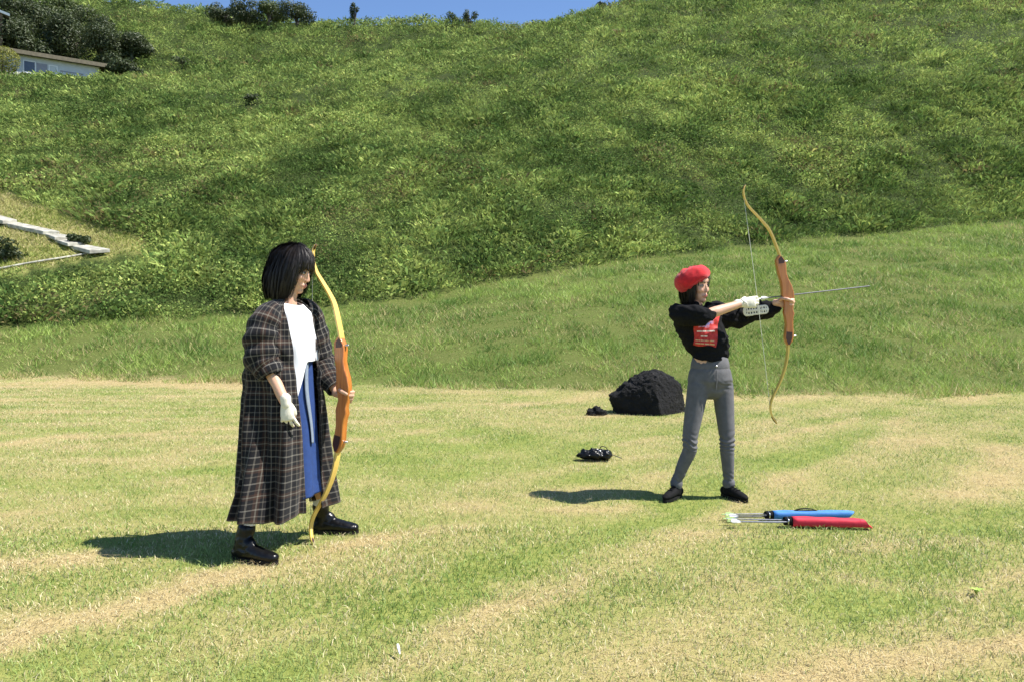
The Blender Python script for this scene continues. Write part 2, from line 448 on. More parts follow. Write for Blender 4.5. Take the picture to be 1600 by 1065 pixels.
nDA = colfun(DA); nDB = colfun(DB); nDC = colfun(DC); nDE = colfun(DE)
nzB = zat(nDB, colfun(YB)); nzC = zat(nDC, colfun(YC)); nzE = zat(nDE, colfun(YE))
NODE_D = np.stack([np.full_like(gx, -500), nDA - 1.0, nDA + 0.6, nDB, nDC, nDC + 6, nDE, nDE + 40, np.full_like(gx, 900)])
NODE_Z = np.stack([0 * gx, 0 * gx, 0.10 + 0 * gx, nzB, nzC, np.where(gx < 780, nzC + 0.8, nzC - 0.6), nzE, nzE - 10, nzE - 60])
def col_index(X, Y):
    u = X / np.maximum(Y, 6.0); px = np.clip(800 + F * u, -1500, 3200)
    return (px + 1500) / 10.0
def lin_col(row, ci):
    i = np.clip(np.floor(ci).astype(int), 0, len(gx) - 2); f = ci - i
    return row[i] * (1 - f) + row[i + 1] * f
def raw_height(X, Y):
    ci = col_index(X, Y)
    D = [lin_col(r, ci) for r in NODE_D]; Z = [lin_col(r, ci) for r in NODE_Z]
    out = np.zeros_like(Y); wt = 0
    for k, w in ((-0.05, 1), (-0.025, 2), (0, 3), (0.025, 2), (0.05, 1)):
        y = Y + k * np.minimum(np.abs(Y), 90.0) * 0.6; z = np.full_like(Y, 0.0)
        for i in range(len(D) - 1):
            m = (y >= D[i]) & (y <= D[i + 1])
            f = (y - D[i]) / np.maximum(D[i + 1] - D[i], 1e-6)
            z = np.where(m, Z[i] + f * (Z[i + 1] - Z[i]), z)
        out += w * z; wt += w
    return out / wt
def height(X, Y):
    X = np.atleast_1d(np.asarray(X, float)); Y = np.atleast_1d(np.asarray(Y, float))
    z = raw_height(X, Y)
    ci = col_index(X, Y); db = lin_col(nDB, ci); da = lin_col(nDA, ci)
    hill = np.clip((Y - db) / 6, 0, 1); bank = np.clip((Y - da) / 3, 0, 1)
    z = z + hill * ((fbm(X / 5.0, Y / 5.0, 4, 3) - 0.5) * 0.9 + (fbm(X / 16.0, Y / 16.0, 2, 8) - 0.5) * 1.3)
    z = z + bank * (fbm(X / 1.7, Y / 1.7, 3, 5) - 0.5) * 0.16
    z = z + (1 - bank) * (fbm(X / 0.9, Y / 0.9, 3, 6) - 0.5) * 0.022
    return z
def zh(x, y): return float(height(x, y)[0])

# dry swaths and greener tracks on the lawn: (photo points on the ground, width m, amount)
SW = [
 ([(0, 1010), (90, 975), (190, 948), (300, 926), (380, 900)], 0.13, 0.75), ([(0, 975), (150, 960), (260, 950)], 0.10, 0.3),
 ([(0, 885), (70, 874), (140, 868)], 0.16, 0.6), ([(330, 905), (420, 880), (480, 868)], 0.1, 0.35),
 ([(530, 858), (590, 842), (660, 832), (720, 822)], 0.12, 0.65), ([(500, 880), (600, 870)], 0.1, 0.3),
 ([(1230, 1065), (1330, 1035), (1430, 1020), (1600, 1010)], 0.15, 0.8), ([(1360, 985), (1500, 970), (1600, 975)], 0.08, 0.4),
 ([(1330, 905), (1450, 925), (1600, 905)], 0.14, 0.5), ([(1250, 870), (1400, 850), (1540, 845)], 0.12, 0.35),
 ([(0, 604), (130, 598), (260, 598), (360, 604)], 1.1, 0.75), ([(0, 625), (200, 622), (350, 618)], 0.7, 0.35),
 ([(0, 694), (60, 684), (110, 681)], 0.2, 0.7), ([(0, 645), (180, 642), (375, 632)], 0.14, 0.45), ([(0, 662), (160, 660), (370, 647)], 0.12, 0.4),
 ([(60, 690), (240, 676), (375, 668)], 0.12, 0.4), ([(0, 725), (200, 716), (370, 700)], 0.12, 0.3), ([(0, 808), (60, 800), (150, 795)], 0.15, 0.4),
 ([(540, 690), (700, 668), (860, 656), (940, 650)], 0.18, 0.35), ([(560, 640), (760, 632), (900, 628)], 0.4, 0.35), ([(980, 692), (1040, 684)], 0.14, 0.55),
 ([(1150, 694), (1220, 680), (1300, 662), (1340, 655)], 0.14, 0.6), ([(860, 738), (960, 722), (1050, 712)], 0.2, 0.35), ([(720, 790), (800, 778), (870, 770), (1040, 742)], 0.16, 0.4),
 ([(880, 800), (980, 790), (1030, 800)], 0.1, 0.5), ([(1560, 700), (1575, 730), (1545, 775)], 0.3, 0.5),
 ([(520, 1075), (640, 1030), (740, 980), (830, 935), (900, 905)], 0.10, 0.35), ([(760, 950), (870, 940), (980, 935)], 0.08, 0.3),
 ([(1080, 815), (1180, 765), (1300, 720), (1390, 680), (1405, 650)], 0.13, 0.35), ([(1000, 830), (1130, 835), (1250, 838)], 0.1, 0.3),
 ([(700, 905), (800, 885), (930, 845), (1030, 815), (1150, 762)], 0.20, -0.5), ([(420, 1065), (560, 1000), (700, 930)], 0.22, -0.45),
 ([(1180, 730), (1280, 700), (1370, 665), (1390, 645)], 0.30, -0.4), ([(0, 760), (180, 745), (360, 735)], 0.35, -0.25), ([(100, 900), (230, 890), (340, 875)], 0.12, -0.3),
 ([(1400, 690), (1420, 660), (1415, 635)], 0.5, 0.15), ([(560, 720), (700, 700), (900, 690)], 0.3, -0.2), ([(1180, 960), (1290, 930), (1350, 960)], 0.2, -0.2), ([(20, 1040), (260, 990), (460, 960)], 0.08, -0.2),
 ([(1490, 990), (1600, 955)], 0.10, -0.35), ([(1330, 820), (1450, 810), (1590, 835)], 0.2, -0.2)]
SWG = []
for pts, w, a in SW:
    q = [G(*p) for p in pts]
    for i in range(len(q) - 1): SWG.append((q[i].x, q[i].y, q[i + 1].x, q[i + 1].y, w, a, id(pts)))
def swaths(X, Y):
    Xj = X + (fbm(X / 0.22, Y / 0.22, 4, 31) - 0.5) * 0.30; Yj = Y + (fbm(X / 0.22, Y / 0.22, 4, 32) - 0.5) * 0.22
    best = {}
    for x0, y0, x1, y1, w, a, k in SWG:
        dx, dy = x1 - x0, y1 - y0; L = dx * dx + dy * dy + 1e-9
        tt = np.clip(((Xj - x0) * dx + (Yj - y0) * dy) / L, 0, 1)
        d = np.hypot(Xj - x0 - tt * dx, Yj - y0 - tt * dy); v = a * np.exp(-(d / (0.8 * w)) ** 2)
        best[k] = v if k not in best else np.where(np.abs(v) > np.abs(best[k]), v, best[k])
    return sum(best.values())
def straw(X, Y):
    ci = col_index(X, Y); da = lin_col(nDA, ci)
    s = swaths(X, Y) * (0.25 + 1.35 * fbm(X / 0.22, Y / 0.2, 4, 48))
    rgt = 1 / (1 + np.exp(-(X / np.maximum(Y, 1) + 0.02) * 14))          # mower tracks: arcs to the right, straight across on the left
    s = s + 0.13 * rgt * np.sin((X * 0.72 - Y * 0.69) * 7.2 + 0.6) + 0.12 * (1 - rgt) * np.sin((Y + 0.10 * X) * 9.0)
    base = 0.35 + (fbm(X / 0.5, Y / 0.5, 4, 41) - 0.5) * 0.8 + (fbm(X / 3.5, Y / 3.5, 2, 44) - 0.5) * 0.4
    edge = 0.55 * np.exp(-((Y - da + 0.35) / 0.42) ** 2) * np.clip(fbm(X / 1.1, Y / 0.8, 3, 47) * 2.2 - 0.5, 0, 1)
    return np.clip(base + s + edge, 0.0, 1.0)

# clearing on the hillside round the concrete steps (photo outline of its ground)
CLEAR = [(-260, 250), (0, 296), (60, 322), (130, 350), (200, 368), (235, 382), (222, 396), (160, 401), (100, 412), (0, 432), (-260, 470)]
def in_poly(px, py, poly):
    r = np.zeros(px.shape, bool); j = len(poly) - 1
    for i in range(len(poly)):
        xi, yi = poly[i]; xj, yj = poly[j]
        c = ((yi > py) != (yj > py)) & (px < (xj - xi) * (py - yi) / (yj - yi + 1e-9) + xi)
        r ^= c; j = i
    return r
def to_px(X, Y, Z): return 800 + F * X / Y, YH - F * (Z - H) / Y

rows = [-60, -30, -12, -4, -1, 0.5] + list(1.2 * 1.0235 ** np.arange(0, 222)) 
rows = [r for r in rows if r < 190] + [200, 230, 280, 360, 500]
us = np.concatenate([[-40, -12, -5, -2.8, -1.9, -1.4], np.linspace(-1.05, 1.05, 231), [1.4, 1.9, 2.8, 5, 12, 40]])
RR, UU = np.meshgrid(np.array(rows), us, indexing='ij')
GXm = UU * np.maximum(RR, 6.0); GYm = RR
# keep the wings of the sheet within reason
GXm = np.clip(GXm, -420, 420)
GZm = height(GXm.ravel(), GYm.ravel()).reshape(GXm.shape)
nr, nc = GXm.shape
gv = np.stack([GXm.ravel(), GYm.ravel(), GZm.ravel()], 1)
ii = np.arange(nr - 1)[:, None] * nc + np.arange(nc - 1)[None, :]
gf = np.stack([ii, ii + 1, ii + nc + 1, ii + nc], -1).reshape(-1, 4)
me = mesh_from('ground', gv.tolist(), gf.tolist())
ci_ = col_index(gv[:, 0], gv[:, 1]); da_ = lin_col(nDA, ci_); db_ = lin_col(nDB, ci_)
a = me.attributes.new('straw', 'FLOAT', 'POINT')
pxg, pyg = to_px(gv[:, 0], np.maximum(gv[:, 1], 0.5), gv[:, 2])
clr = in_poly(pxg, pyg, CLEAR) & (gv[:, 1] > 18)
sv = straw(gv[:, 0], gv[:, 1]); sv = np.where(gv[:, 1] > da_ + 0.5, 0.03, sv); sv = np.where(clr, 0.38, sv)
a.data.foreach_set('value', sv)
a = me.attributes.new('zone', 'FLOAT', 'POINT')
zn = np.where(clr, 0.15, np.clip((gv[:, 1] - da_) / 0.8, 0, 0.62) + 0.38 * (gv[:, 1] > db_)); a.data.foreach_set('value', zn)
tag(obj('ground', me, M['ground']), kind='structure', label='mown lawn rising into a green hillside')

# ------------------------------------------------------------------ grass and undergrowth (countless: stuff)
def leaf_cloud(name, rng, blobs, n, size, aspect=0.5, shell=0.55, up=0.35):
    """leaf faces through ellipsoid blobs (c, r)"""
    V = []; Fc = []; B = []; B2 = []
    wts = np.array([b[1][0] * b[1][1] + b[1][2] * b[1][0] for b in blobs]); wts = wts / wts.sum()
    ch = rng.choice(len(blobs), n, p=wts)
    for i in range(n):
        c, r = blobs[ch[i]]
        d = rng.normal(size=3); d /= np.linalg.norm(d); rad = shell + (1 - shell) * rng.random()
        if rng.random() < 0.25: rad *= 0.3 + 0.7 * rng.random()
        p = Vector((c[0] + d[0] * r[0] * rad, c[1] + d[1] * r[1] * rad, c[2] + d[2] * r[2] * rad))
        nn = Vector(d) + Vector((0, 0, up)) + Vector(rng.normal(size=3)) * 0.6; nn.normalize()
        t = nn.orthogonal().normalized(); t = Matrix.Rotation(rng.random() * 6.283, 3, nn) @ t; s = nn.cross(t)
        L = size * (0.6 + 0.8 * rng.random()); w = L * aspect; k = len(V)
        V += [p - t * L / 2, p + s * w / 2 + nn * L * 0.08, p + t * L / 2, p - s * w / 2 + nn * L * 0.08]; Fc.append((k, k + 1, k + 2, k + 3))
        b = rng.random(); b2 = rng.random(); B += [b] * 4; B2 += [b2] * 4
    me = mesh_from(name, V, Fc, smooth=False)
    me.attributes.new('blade', 'FLOAT', 'POINT').data.foreach_set('value', B); me.attributes.new('blade2', 'FLOAT', 'POINT').data.foreach_set('value', B2)
    return me

def fast_mesh(name, V, quads, tris, cols):
    """V (n,3), quads (q,4), tris (t,3), cols (n,3): one big mesh from arrays"""
    me = bpy.data.meshes.new(name); nq, ntr = len(quads), len(tris)
    me.vertices.add(len(V)); me.vertices.foreach_set('co', np.ascontiguousarray(V, np.float32).ravel())
    me.loops.add(nq * 4 + ntr * 3); me.loops.foreach_set('vertex_index', np.concatenate([quads.ravel(), tris.ravel()]).astype(np.int32))
    me.polygons.add(nq + ntr)
    st = np.concatenate([np.arange(nq) * 4, nq * 4 + np.arange(ntr) * 3]).astype(np.int32); me.polygons.foreach_set('loop_start', st)
    me.update(calc_edges=True)
    ca = me.color_attributes.new('leaf_col', 'FLOAT_COLOR', 'POINT')
    ca.data.foreach_set('color', np.concatenate([cols, np.ones((len(cols), 1))], 1).astype(np.float32).ravel())
    return me
def lerp3(a, b, t): return np.asarray(a)[None, :] * (1 - t[:, None]) + np.asarray(b)[None, :] * t[:, None]
def blade_field(name, label, cat, material, X, Y, Z, h, w, lean, col, rng, bent):
    """one blade of grass per point; bent blades get a middle joint"""
    n = len(X); az = rng.random(n) * 6.283; tw = rng.random(n) * 6.283
    b = np.stack([X, Y, Z], 1); out = np.stack([np.cos(az), np.sin(az), 0 * az], 1); wv = np.stack([np.cos(tw), np.sin(tw), 0 * tw], 1)
    off = (lean * h)[:, None] * out; zz = np.array([0, 0, 1.0])[None, :]
    tip = b + off + h[:, None] * zz * np.sqrt(np.clip(1 - 0.25 * lean ** 2, 0.15, 1))[:, None]
    wv = wv * (w / 2)[:, None]
    k = bent; m = ~bent; nb, nm = k.sum(), m.sum()
    mid = b + off * 0.3 + 0.58 * h[:, None] * zz
    Vb = np.stack([b[k] - wv[k] * 0.8, b[k] + wv[k] * 0.8, mid[k] + wv[k], mid[k] - wv[k], tip[k]], 1).reshape(-1, 3)
    Vm = np.stack([b[m] - wv[m], b[m] + wv[m], tip[m]], 1).reshape(-1, 3)
    i = np.arange(nb)[:, None] * 5; quads = i + np.array([[0, 1, 2, 3]]); t1 = i + np.array([[3, 2, 4]])
    t2 = nb * 5 + np.arange(nm)[:, None] * 3 + np.array([[0, 1, 2]])
    cols = np.concatenate([np.repeat(col[k], 5, 0), np.repeat(col[m], 3, 0)])
    o = bpy.data.objects.new(name, fast_mesh(name, np.concatenate([Vb, Vm]), quads, np.concatenate([t1, t2]), cols)); C.objects.link(o)
    o.data.materials.append(material); tag(o, label, cat, kind='stuff'); return o

rng = np.random.default_rng(7)
def sample(n, D0, D1, power, umax=0.85):
    """depth with pdf ~ D**power, sideways uniform"""
    r = rng.random(n)
    if abs(power + 1) < 1e-6: D = D0 * (D1 / D0) ** r
    else:
        p = power + 1; D = (D0 ** p + r * (D1 ** p - D0 ** p)) ** (1 / p)
    u = (rng.random(n) * 2 - 1) * umax
    return u * D, D
def jit(col, rng, lo=0.75, hi=1.3): return np.clip(col * (lo + (hi - lo) * rng.random((len(col), 1))), 0, 0.85)

# lawn
X, Y = sample(560000, 2.1, 17.0, 0.05, 0.90)
ci = col_index(X, Y); da = lin_col(nDA, ci); k = Y < da + 0.3; X, Y = X[k], Y[k]
S = straw(X, Y); Z = height(X, Y); n = len(X)
tall = np.clip(fbm(X / 0.45, Y / 0.45, 3, 51) * 1.5 - 0.15, 0.25, 1.2)
tint = np.clip(fbm(X / 0.7, Y / 0.7, 3, 61) * 1.6 - 0.3 + rng.normal(0, 0.25, n), 0, 1)
col = lerp3((0.17, 0.265, 0.06), (0.345, 0.42, 0.135), tint)
dryc = lerp3((0.52, 0.44, 0.23), (0.72, 0.63, 0.41), rng.random(n))
isd = rng.random(n) < np.clip(S * 1.0 + 0.05, 0, 0.97); col = np.where(isd[:, None], dryc, col)
h = (0.011 + 0.022 * rng.random(n)) * (0.75 + 0.6 * tall) * (1 - 0.5 * np.clip(S - 0.5, 0, 1)) * np.where(isd, 0.85, 1.0)
w = 0.0027 * (0.7 + 0.7 * rng.random(n)) * np.maximum(1, (Y / 2.8) ** 0.72)
blade_field('lawn_grass', 'short mown grass, half dry, covering the flat lawn', 'grass', M['lawn'], X, Y, Z - 0.003, h, w, 0.3 + 1.1 * rng.random(n), jit(col, rng), rng, (Y < 4.6))
# loose dry clippings lying on the swaths
X, Y = sample(200000, 2.1, 16.5, 0.1, 0.86); S = straw(X, Y); k = rng.random(len(X)) < np.clip((S - 0.42) * 1.5, 0, 1); X, Y = X[k], Y[k]; n = len(X)
col = lerp3((0.42, 0.31, 0.14), (0.68, 0.57, 0.34), rng.random(n)); dk = rng.random(n) < 0.12 * fbm(X / 0.3, Y / 0.3, 2, 63); col[dk] = (0.14, 0.09, 0.045)
blade_field('dry_clippings', 'straw coloured mown clippings lying loose on the lawn', 'dry grass', M['lawn'], X, Y, height(X, Y) + 0.006 + 0.016 * rng.random(n), 0.012 + 0.012 * rng.random(n), 0.0026 * np.maximum(1, (Y / 3) ** 0.7), 3.0 + 2.5 * rng.random(n), jit(col, rng), rng, np.zeros(n, bool))
# bank of longer grass
X, Y = sample(380000, 11.5, 40.0, -0.2, 1.05); ci = col_index(X, Y); da = lin_col(nDA, ci); db = lin_col(nDB, ci)
k = (Y > da - 0.15 + 1.3 * (fbm(X / 1.6, Y / 0.8, 4, 71) - 0.5)) & (Y < db + 1.0); X, Y, da = X[k], Y[k], da[k]; n = len(X)
dry = np.clip(fbm(X / 1.6, Y / 1.6, 3, 73) * 1.5 - 0.55, 0.03, 0.8) * 0.6 + 0.35 * np.exp(-((Y - da) / 0.5) ** 2)
tint = np.clip((fbm(X / 2.2, Y / 2.2, 4, 77) - 0.5) * 2.2 + (fbm(X / 0.5, Y / 0.8, 3, 78) - 0.5) * 2.0 + 0.5 + rng.normal(0, 0.25, n), 0, 1)
col = lerp3((0.125, 0.215, 0.04), (0.31, 0.41, 0.095), tint); isd = rng.random(n) < dry
col = np.where(isd[:, None], lerp3((0.36, 0.32, 0.13), (0.5, 0.44, 0.2), rng.random(n)), col)
h = (0.05 + 0.095 * rng.random(n)) * (0.25 + 1.5 * np.clip((fbm(X / 0.6, Y / 0.8, 3, 75) - 0.5) * 2 + 0.45, 0, 1)) * (1 + Y / 90)
blade_field('bank_grass', 'longer green grass on the bank behind the lawn', 'grass', M['lawn'], X, Y, height(X, Y) - 0.01, h, 0.0155 * (Y / 13) ** 0.75 * (0.7 + 0.6 * rng.random(n)), 0.3 + 1.1 * rng.random(n), jit(col, rng), rng, np.zeros(n, bool))
# mown grass of the clearing on the slope
X, Y = sample(700000, 20, 60, 0.0, 0.85); zz = height(X, Y); px, py = to_px(X, Y, zz); k = in_poly(px, py, CLEAR); X, Y, zz = X[k], Y[k], zz[k]; n = len(X)
col = lerp3((0.16, 0.22, 0.04), (0.30, 0.33, 0.08), rng.random(n)); isd = rng.random(n) < np.clip(fbm(X / 1.5, Y / 1.5, 3, 79) * 1.7 - 0.45, 0, 0.8)
col = np.where(isd[:, None], lerp3((0.36, 0.32, 0.13), (0.5, 0.44, 0.21), rng.random(n)), col)
blade_field('clearing_grass', 'short yellowing grass round the concrete steps on the slope', 'grass', M['lawn'], X, Y, zz, 0.06 + 0.10 * rng.random(n), 0.02 + 0.025 * rng.random(n), 0.4 + 0.9 * rng.random(n), jit(col, rng), rng, np.zeros(n, bool))
# hillside undergrowth: clumps of arching leaves
X, Y = sample(46000, 19.0, 138.0, 0.0, 0.74); X2, Y2 = sample(22000, 19.0, 56.0, 0.0, 0.74); X3, Y3 = sample(26000, 19.0, 120.0, 0.0, 1.15); k = np.abs(X3 / Y3) > 0.73; X = np.concatenate([X, X2, X3[k]]); Y = np.concatenate([Y, Y2, Y3[k]])
ci = col_index(X, Y); db = lin_col(nDB, ci); zz = height(X, Y); px, py = to_px(X, Y, zz)
k = (Y > db + 0.7 * (fbm(X / 1.5, Y / 1.5, 2, 81) - 0.5)) & ~in_poly(px, py, CLEAR); X, Y, zz, px, py = X[k], Y[k], zz[k], px[k], py[k]; n = len(X)
t3 = fbm(X / 1.0, Y / 1.6, 3, 84); t1 = fbm(X / 2.6, Y / 5.0, 4, 83); t2 = fbm(X / 11.0, Y / 18.0, 3, 85)
tint = np.clip((t1 - 0.5) * 1.5 + (t3 - 0.5) * 1.7 + (t2 - 0.5) * 0.8 + 0.50 + rng.normal(0, 0.16, n), 0, 1)
kind = fbm(X / 2.2, Y / 4.0, 3, 87) + rng.normal(0, 0.07, n)
hf = np.clip((fbm(X / 1.5, Y / 2.2, 3, 91) - 0.5) * 2.6 + 0.5, 0, 1.15)
scl = (0.66 + 0.70 * hf) * (0.60 + Y / 98.0)
scl = np.where(in_poly(px, py - F * 0.6 * scl / Y, CLEAR), scl * 0.5, scl)          # only low plants at the lower rim of the clearing
ccol = lerp3((0.09, 0.148, 0.034), (0.30, 0.38, 0.10), tint) * (0.5 + 0.95 * rng.random((n, 1)))
brown = rng.random(n) < np.clip(fbm(X / 3.0, Y / 5.0, 3, 89) * 2.4 - 1.45, 0, 0.20); ccol[brown] = np.array((0.17, 0.15, 0.06)) * (0.7 + 0.6 * rng.random((brown.sum(), 1)))
NL = 23
def rep(a): return np.repeat(a, NL, 0)
xs, ys, zs, sc, kd = rep(X), rep(Y), rep(zz), rep(scl), rep(kind); m = len(xs)
r = 0.42 * np.sqrt(rng.random(m)) * sc; az = rng.random(m) * 6.283; ox, oy = np.cos(az), np.sin(az)
broad = kd < 0.44
dome = np.sqrt(np.clip(1 - (r / (0.45 * sc)) ** 2, 0, 1))
bz = np.where(broad, dome * (0.25 + 0.35 * rng.random(m)), 0.05 + 0.28 * rng.random(m)) * sc
L = np.where(broad, 0.085 + 0.06 * rng.random(m), 0.17 + 0.22 * rng.random(m)) * sc
el = np.where(broad, rng.normal(0.25, 0.5, m), 0.45 + 0.75 * rng.random(m))
az2 = az + rng.normal(0, 0.9, m)
dv = np.stack([np.cos(az2) * np.cos(el), np.sin(az2) * np.cos(el), np.sin(el)], 1); droop = np.where(broad, 0.05, 0.25)
base = np.stack([xs + ox * r, ys + oy * r, zs - 0.04 + bz], 1)
tw = rng.random(m) * 6.283; rv = np.stack([np.cos(tw), np.sin(tw), rng.normal(0, .4, m)], 1); sv_ = np.cross(dv, rv); sv_ /= np.linalg.norm(sv_, axis=1)[:, None] + 1e-6
W_ = L * np.where(broad, 0.50, np.where(kd < 0.52, 0.20, 0.12))
mid = base + dv * (L * 0.5)[:, None]; tip = base + dv * L[:, None] - np.array([0, 0, 1.0])[None] * (L * droop)[:, None]
V = np.stack([base, mid + sv_ * W_[:, None], tip], 1).reshape(-1, 3)
lc = np.clip(rep(ccol) * (0.6 + 0.85 * rng.random((m, 1))), 0, 0.6); lc[:, 0] *= 0.9 + 0.25 * rng.random(m)
hm = fast_mesh('hillside_undergrowth', V, np.zeros((0, 4), int), np.arange(m * 3).reshape(-1, 3), np.repeat(lc, 3, 0))
o = bpy.data.objects.new('hillside_undergrowth', hm); C.objects.link(o); hm.materials.append(M['hill'])
tag(o, 'dense green bamboo grass and low scrub covering the hillside', 'undergrowth', kind='stuff')

# ------------------------------------------------------------------ trees and bushes
def make_tree(name, label, base, h, rx, rz, crown_z, material, seed, n=2600, leaf=0.24, group=None, blobs=9, limbs=6, cat='tree', flat=0.45):
    r = np.random.default_rng(seed); base = Vector(base)
    t = thing(name, base, label, cat, group)
    bl = []
    for i in range(blobs):
        d = r.normal(size=3); d /= np.linalg.norm(d); d *= r.random() ** 0.4
        bl.append(((base.x + d[0] * rx * 0.75, base.y + d[1] * rx * 0.75, base.z + crown_z + d[2] * rz * 0.72), (rx * (0.30 + 0.2 * r.random()), rx * (0.30 + 0.2 * r.random()), rz * (0.26 + 0.24 * r.random()))))
    mb = MB()
    top = base + Vector((r.normal(0, .1) * h, 0, crown_z * 0.9))
    mid = base.lerp(top, 0.5) + Vector((r.normal(0, .05) * h, r.normal(0, .05) * h, 0))
    w = 0.035 * h + 0.03
    mb.add(tube([base - Vector((0, 0, 0.6)), mid, top], [w * 1.2, w * 0.8, w * 0.35], (1, 0, 0), 8, fine=3))
    for i in range(limbs):
        c = Vector(bl[i % blobs][0]); s = base.lerp(top, 0.35 + 0.5 * r.random())
        mb.add(tube([s, s.lerp(c, 0.5) + Vector((0, 0, 0.12 * h * r.random())), c], [w * 0.5, w * 0.32, w * 0.12], (1, 0, 0), 6, fine=2))
    obj('trunk', mb.mesh('trunk'), M['bark'], t)
    obj('crown', leaf_cloud('crown', r, bl, n, leaf, 0.5, 0.6, 0.5), material, t)
    return t
def on_hill(px, D):
    X = (px - 800) / F * D; return Vector((X, D, zh(X, D)))
TB = [ # behind the house
 ('spreading dark evergreen tree at the frame edge above the pale house', 14, 90, 6.2, 3.3, 3.0, 3.3), ('dark evergreen tree over the left window of the pale house', 58, 90, 5.8, 3.2, 2.8, 3.0),
 ('tallest rounded dark tree behind the middle of the pale house roof', 110, 92, 6.2, 3.4, 3.2, 3.3), ('dark tree behind the right end of the pale house roof', 162, 91, 5.2, 3.1, 2.7, 2.6),
 ('dark evergreen tree upslope behind the left end of the pale house', 36, 97, 6.0, 3.2, 3.0, 3.4), ('spreading dark tree at the right end of the trees behind the pale house', 208, 92, 4.2, 2.6, 2.0, 2.0), ('dark tree peeping out highest on the slope behind the pale house', 140, 97, 5.4, 3.2, 2.6, 2.8),
 ('low dark round tree standing right beside the pale house end wall', 190, 87, 3.4, 2.4, 1.8, 1.5), ('small olive tree farther up behind the pale house', 92, 101, 4.8, 2.8, 2.2, 3.0)]
for i, (lab, px, D, h, rx, rz, cz) in enumerate(TB):
    make_tree('evergreen_tree', lab, on_hill(px, D), h, rx, rz, cz, M['tree_mid'] if i == 8 else M['tree_dark'], 100 + i, 6500, 0.30, 'trees behind the pale house', blobs=20)
TS = [('leftmost low tree of the dark clump on the skyline', 352, 110, 4.2, 2.6, 1.8, 2.0), ('second low tree from the left in the dark skyline clump', 385, 109, 4.4, 2.9, 2.2, 2.2),
      ('middle tree of the dark skyline clump', 418, 110, 4.8, 2.9, 2.3, 2.5), ('rightmost tree of the dark skyline clump', 462, 110, 4.8, 3.0, 2.2, 2.4)]
for i, (lab, px, D, h, rx, rz, cz) in enumerate(TS):
    make_tree('low_tree', lab, on_hill(px, D), h, rx, rz, cz, M['tree_dark'] if i != 2 else M['tree_mid'], 120 + i, 3200, 0.28, 'low trees of the skyline clump', blobs=13)
make_tree('small_tree', 'single small upright dark tree alone on the skyline', on_hill(551, 109), 3.3, 0.85, 1.5, 2.3, M['tree_dark'], 131, 900, 0.2, blobs=6)
make_tree('skyline_bush', 'paler left one of the two bushes side by side on the skyline', on_hill(708, 104.5), 2.3, 1.05, 0.95, 1.05, M['tree_mid'], 132, 900, 0.2, 'pair of bushes on the skyline', cat='bush')
make_tree('skyline_bush', 'darker right one of the two bushes side by side on the skyline', on_hill(735, 104.5), 2.6, 1.15, 1.15, 1.25, M['tree_dark'], 133, 1100, 0.2, 'pair of bushes on the skyline', cat='bush')
make_tree('ridge_shrub', 'small dark shrub on the ridge just below the upper frame edge', on_hill(938, 97), 1.4, 0.8, 0.5, 0.7, M['tree_dark'], 134, 500, 0.2, 'shrubs on the right ridge', cat='bush')
make_tree('ridge_shrub', 'larger dark shrub cut by the upper frame edge', on_hill(982, 99), 2.0, 1.5, 0.8, 0.9, M['tree_dark'], 135, 800, 0.2, 'shrubs on the right ridge', cat='bush')
# clipped round bush before the house
r5 = np.random.default_rng(5)
bb = P(4, 112, 78.5)
t = thing('round_bush', bb, 'clipped round yellow green bush beside the pale house', 'bush')
obj('crown', leaf_cloud('crown', r5, [((bb.x, bb.y, bb.z + 1.15), (1.55, 1.5, 1.35))], 2600, 0.17, 0.5, 0.88, 0.4), M['bush_yellow'], t)
obj('trunk', MB().add(tube([bb - Vector((0, 0, 1.0)), bb + Vector((0, 0, 1.3))], [0.12, 0.06], (1, 0, 0), 8)).mesh('trunk'), M['bark'], t)
# dark scrubs that stand out on the slope and at the clearing
SCR = [('dark shrub at the left frame edge inside the clearing below the steps', 12, 402, 33, 0.75, 0.5), ('small dark shrub beside the concrete steps', 124, 376, 37, 0.33, 0.28),
       ('dark shrub high on the slope near the top left, right of the house', 285, 98, 84, 1.5, 0.8), ('solitary dark shrub on the upper slope left of centre', 393, 156, 68, 0.75, 0.5)]
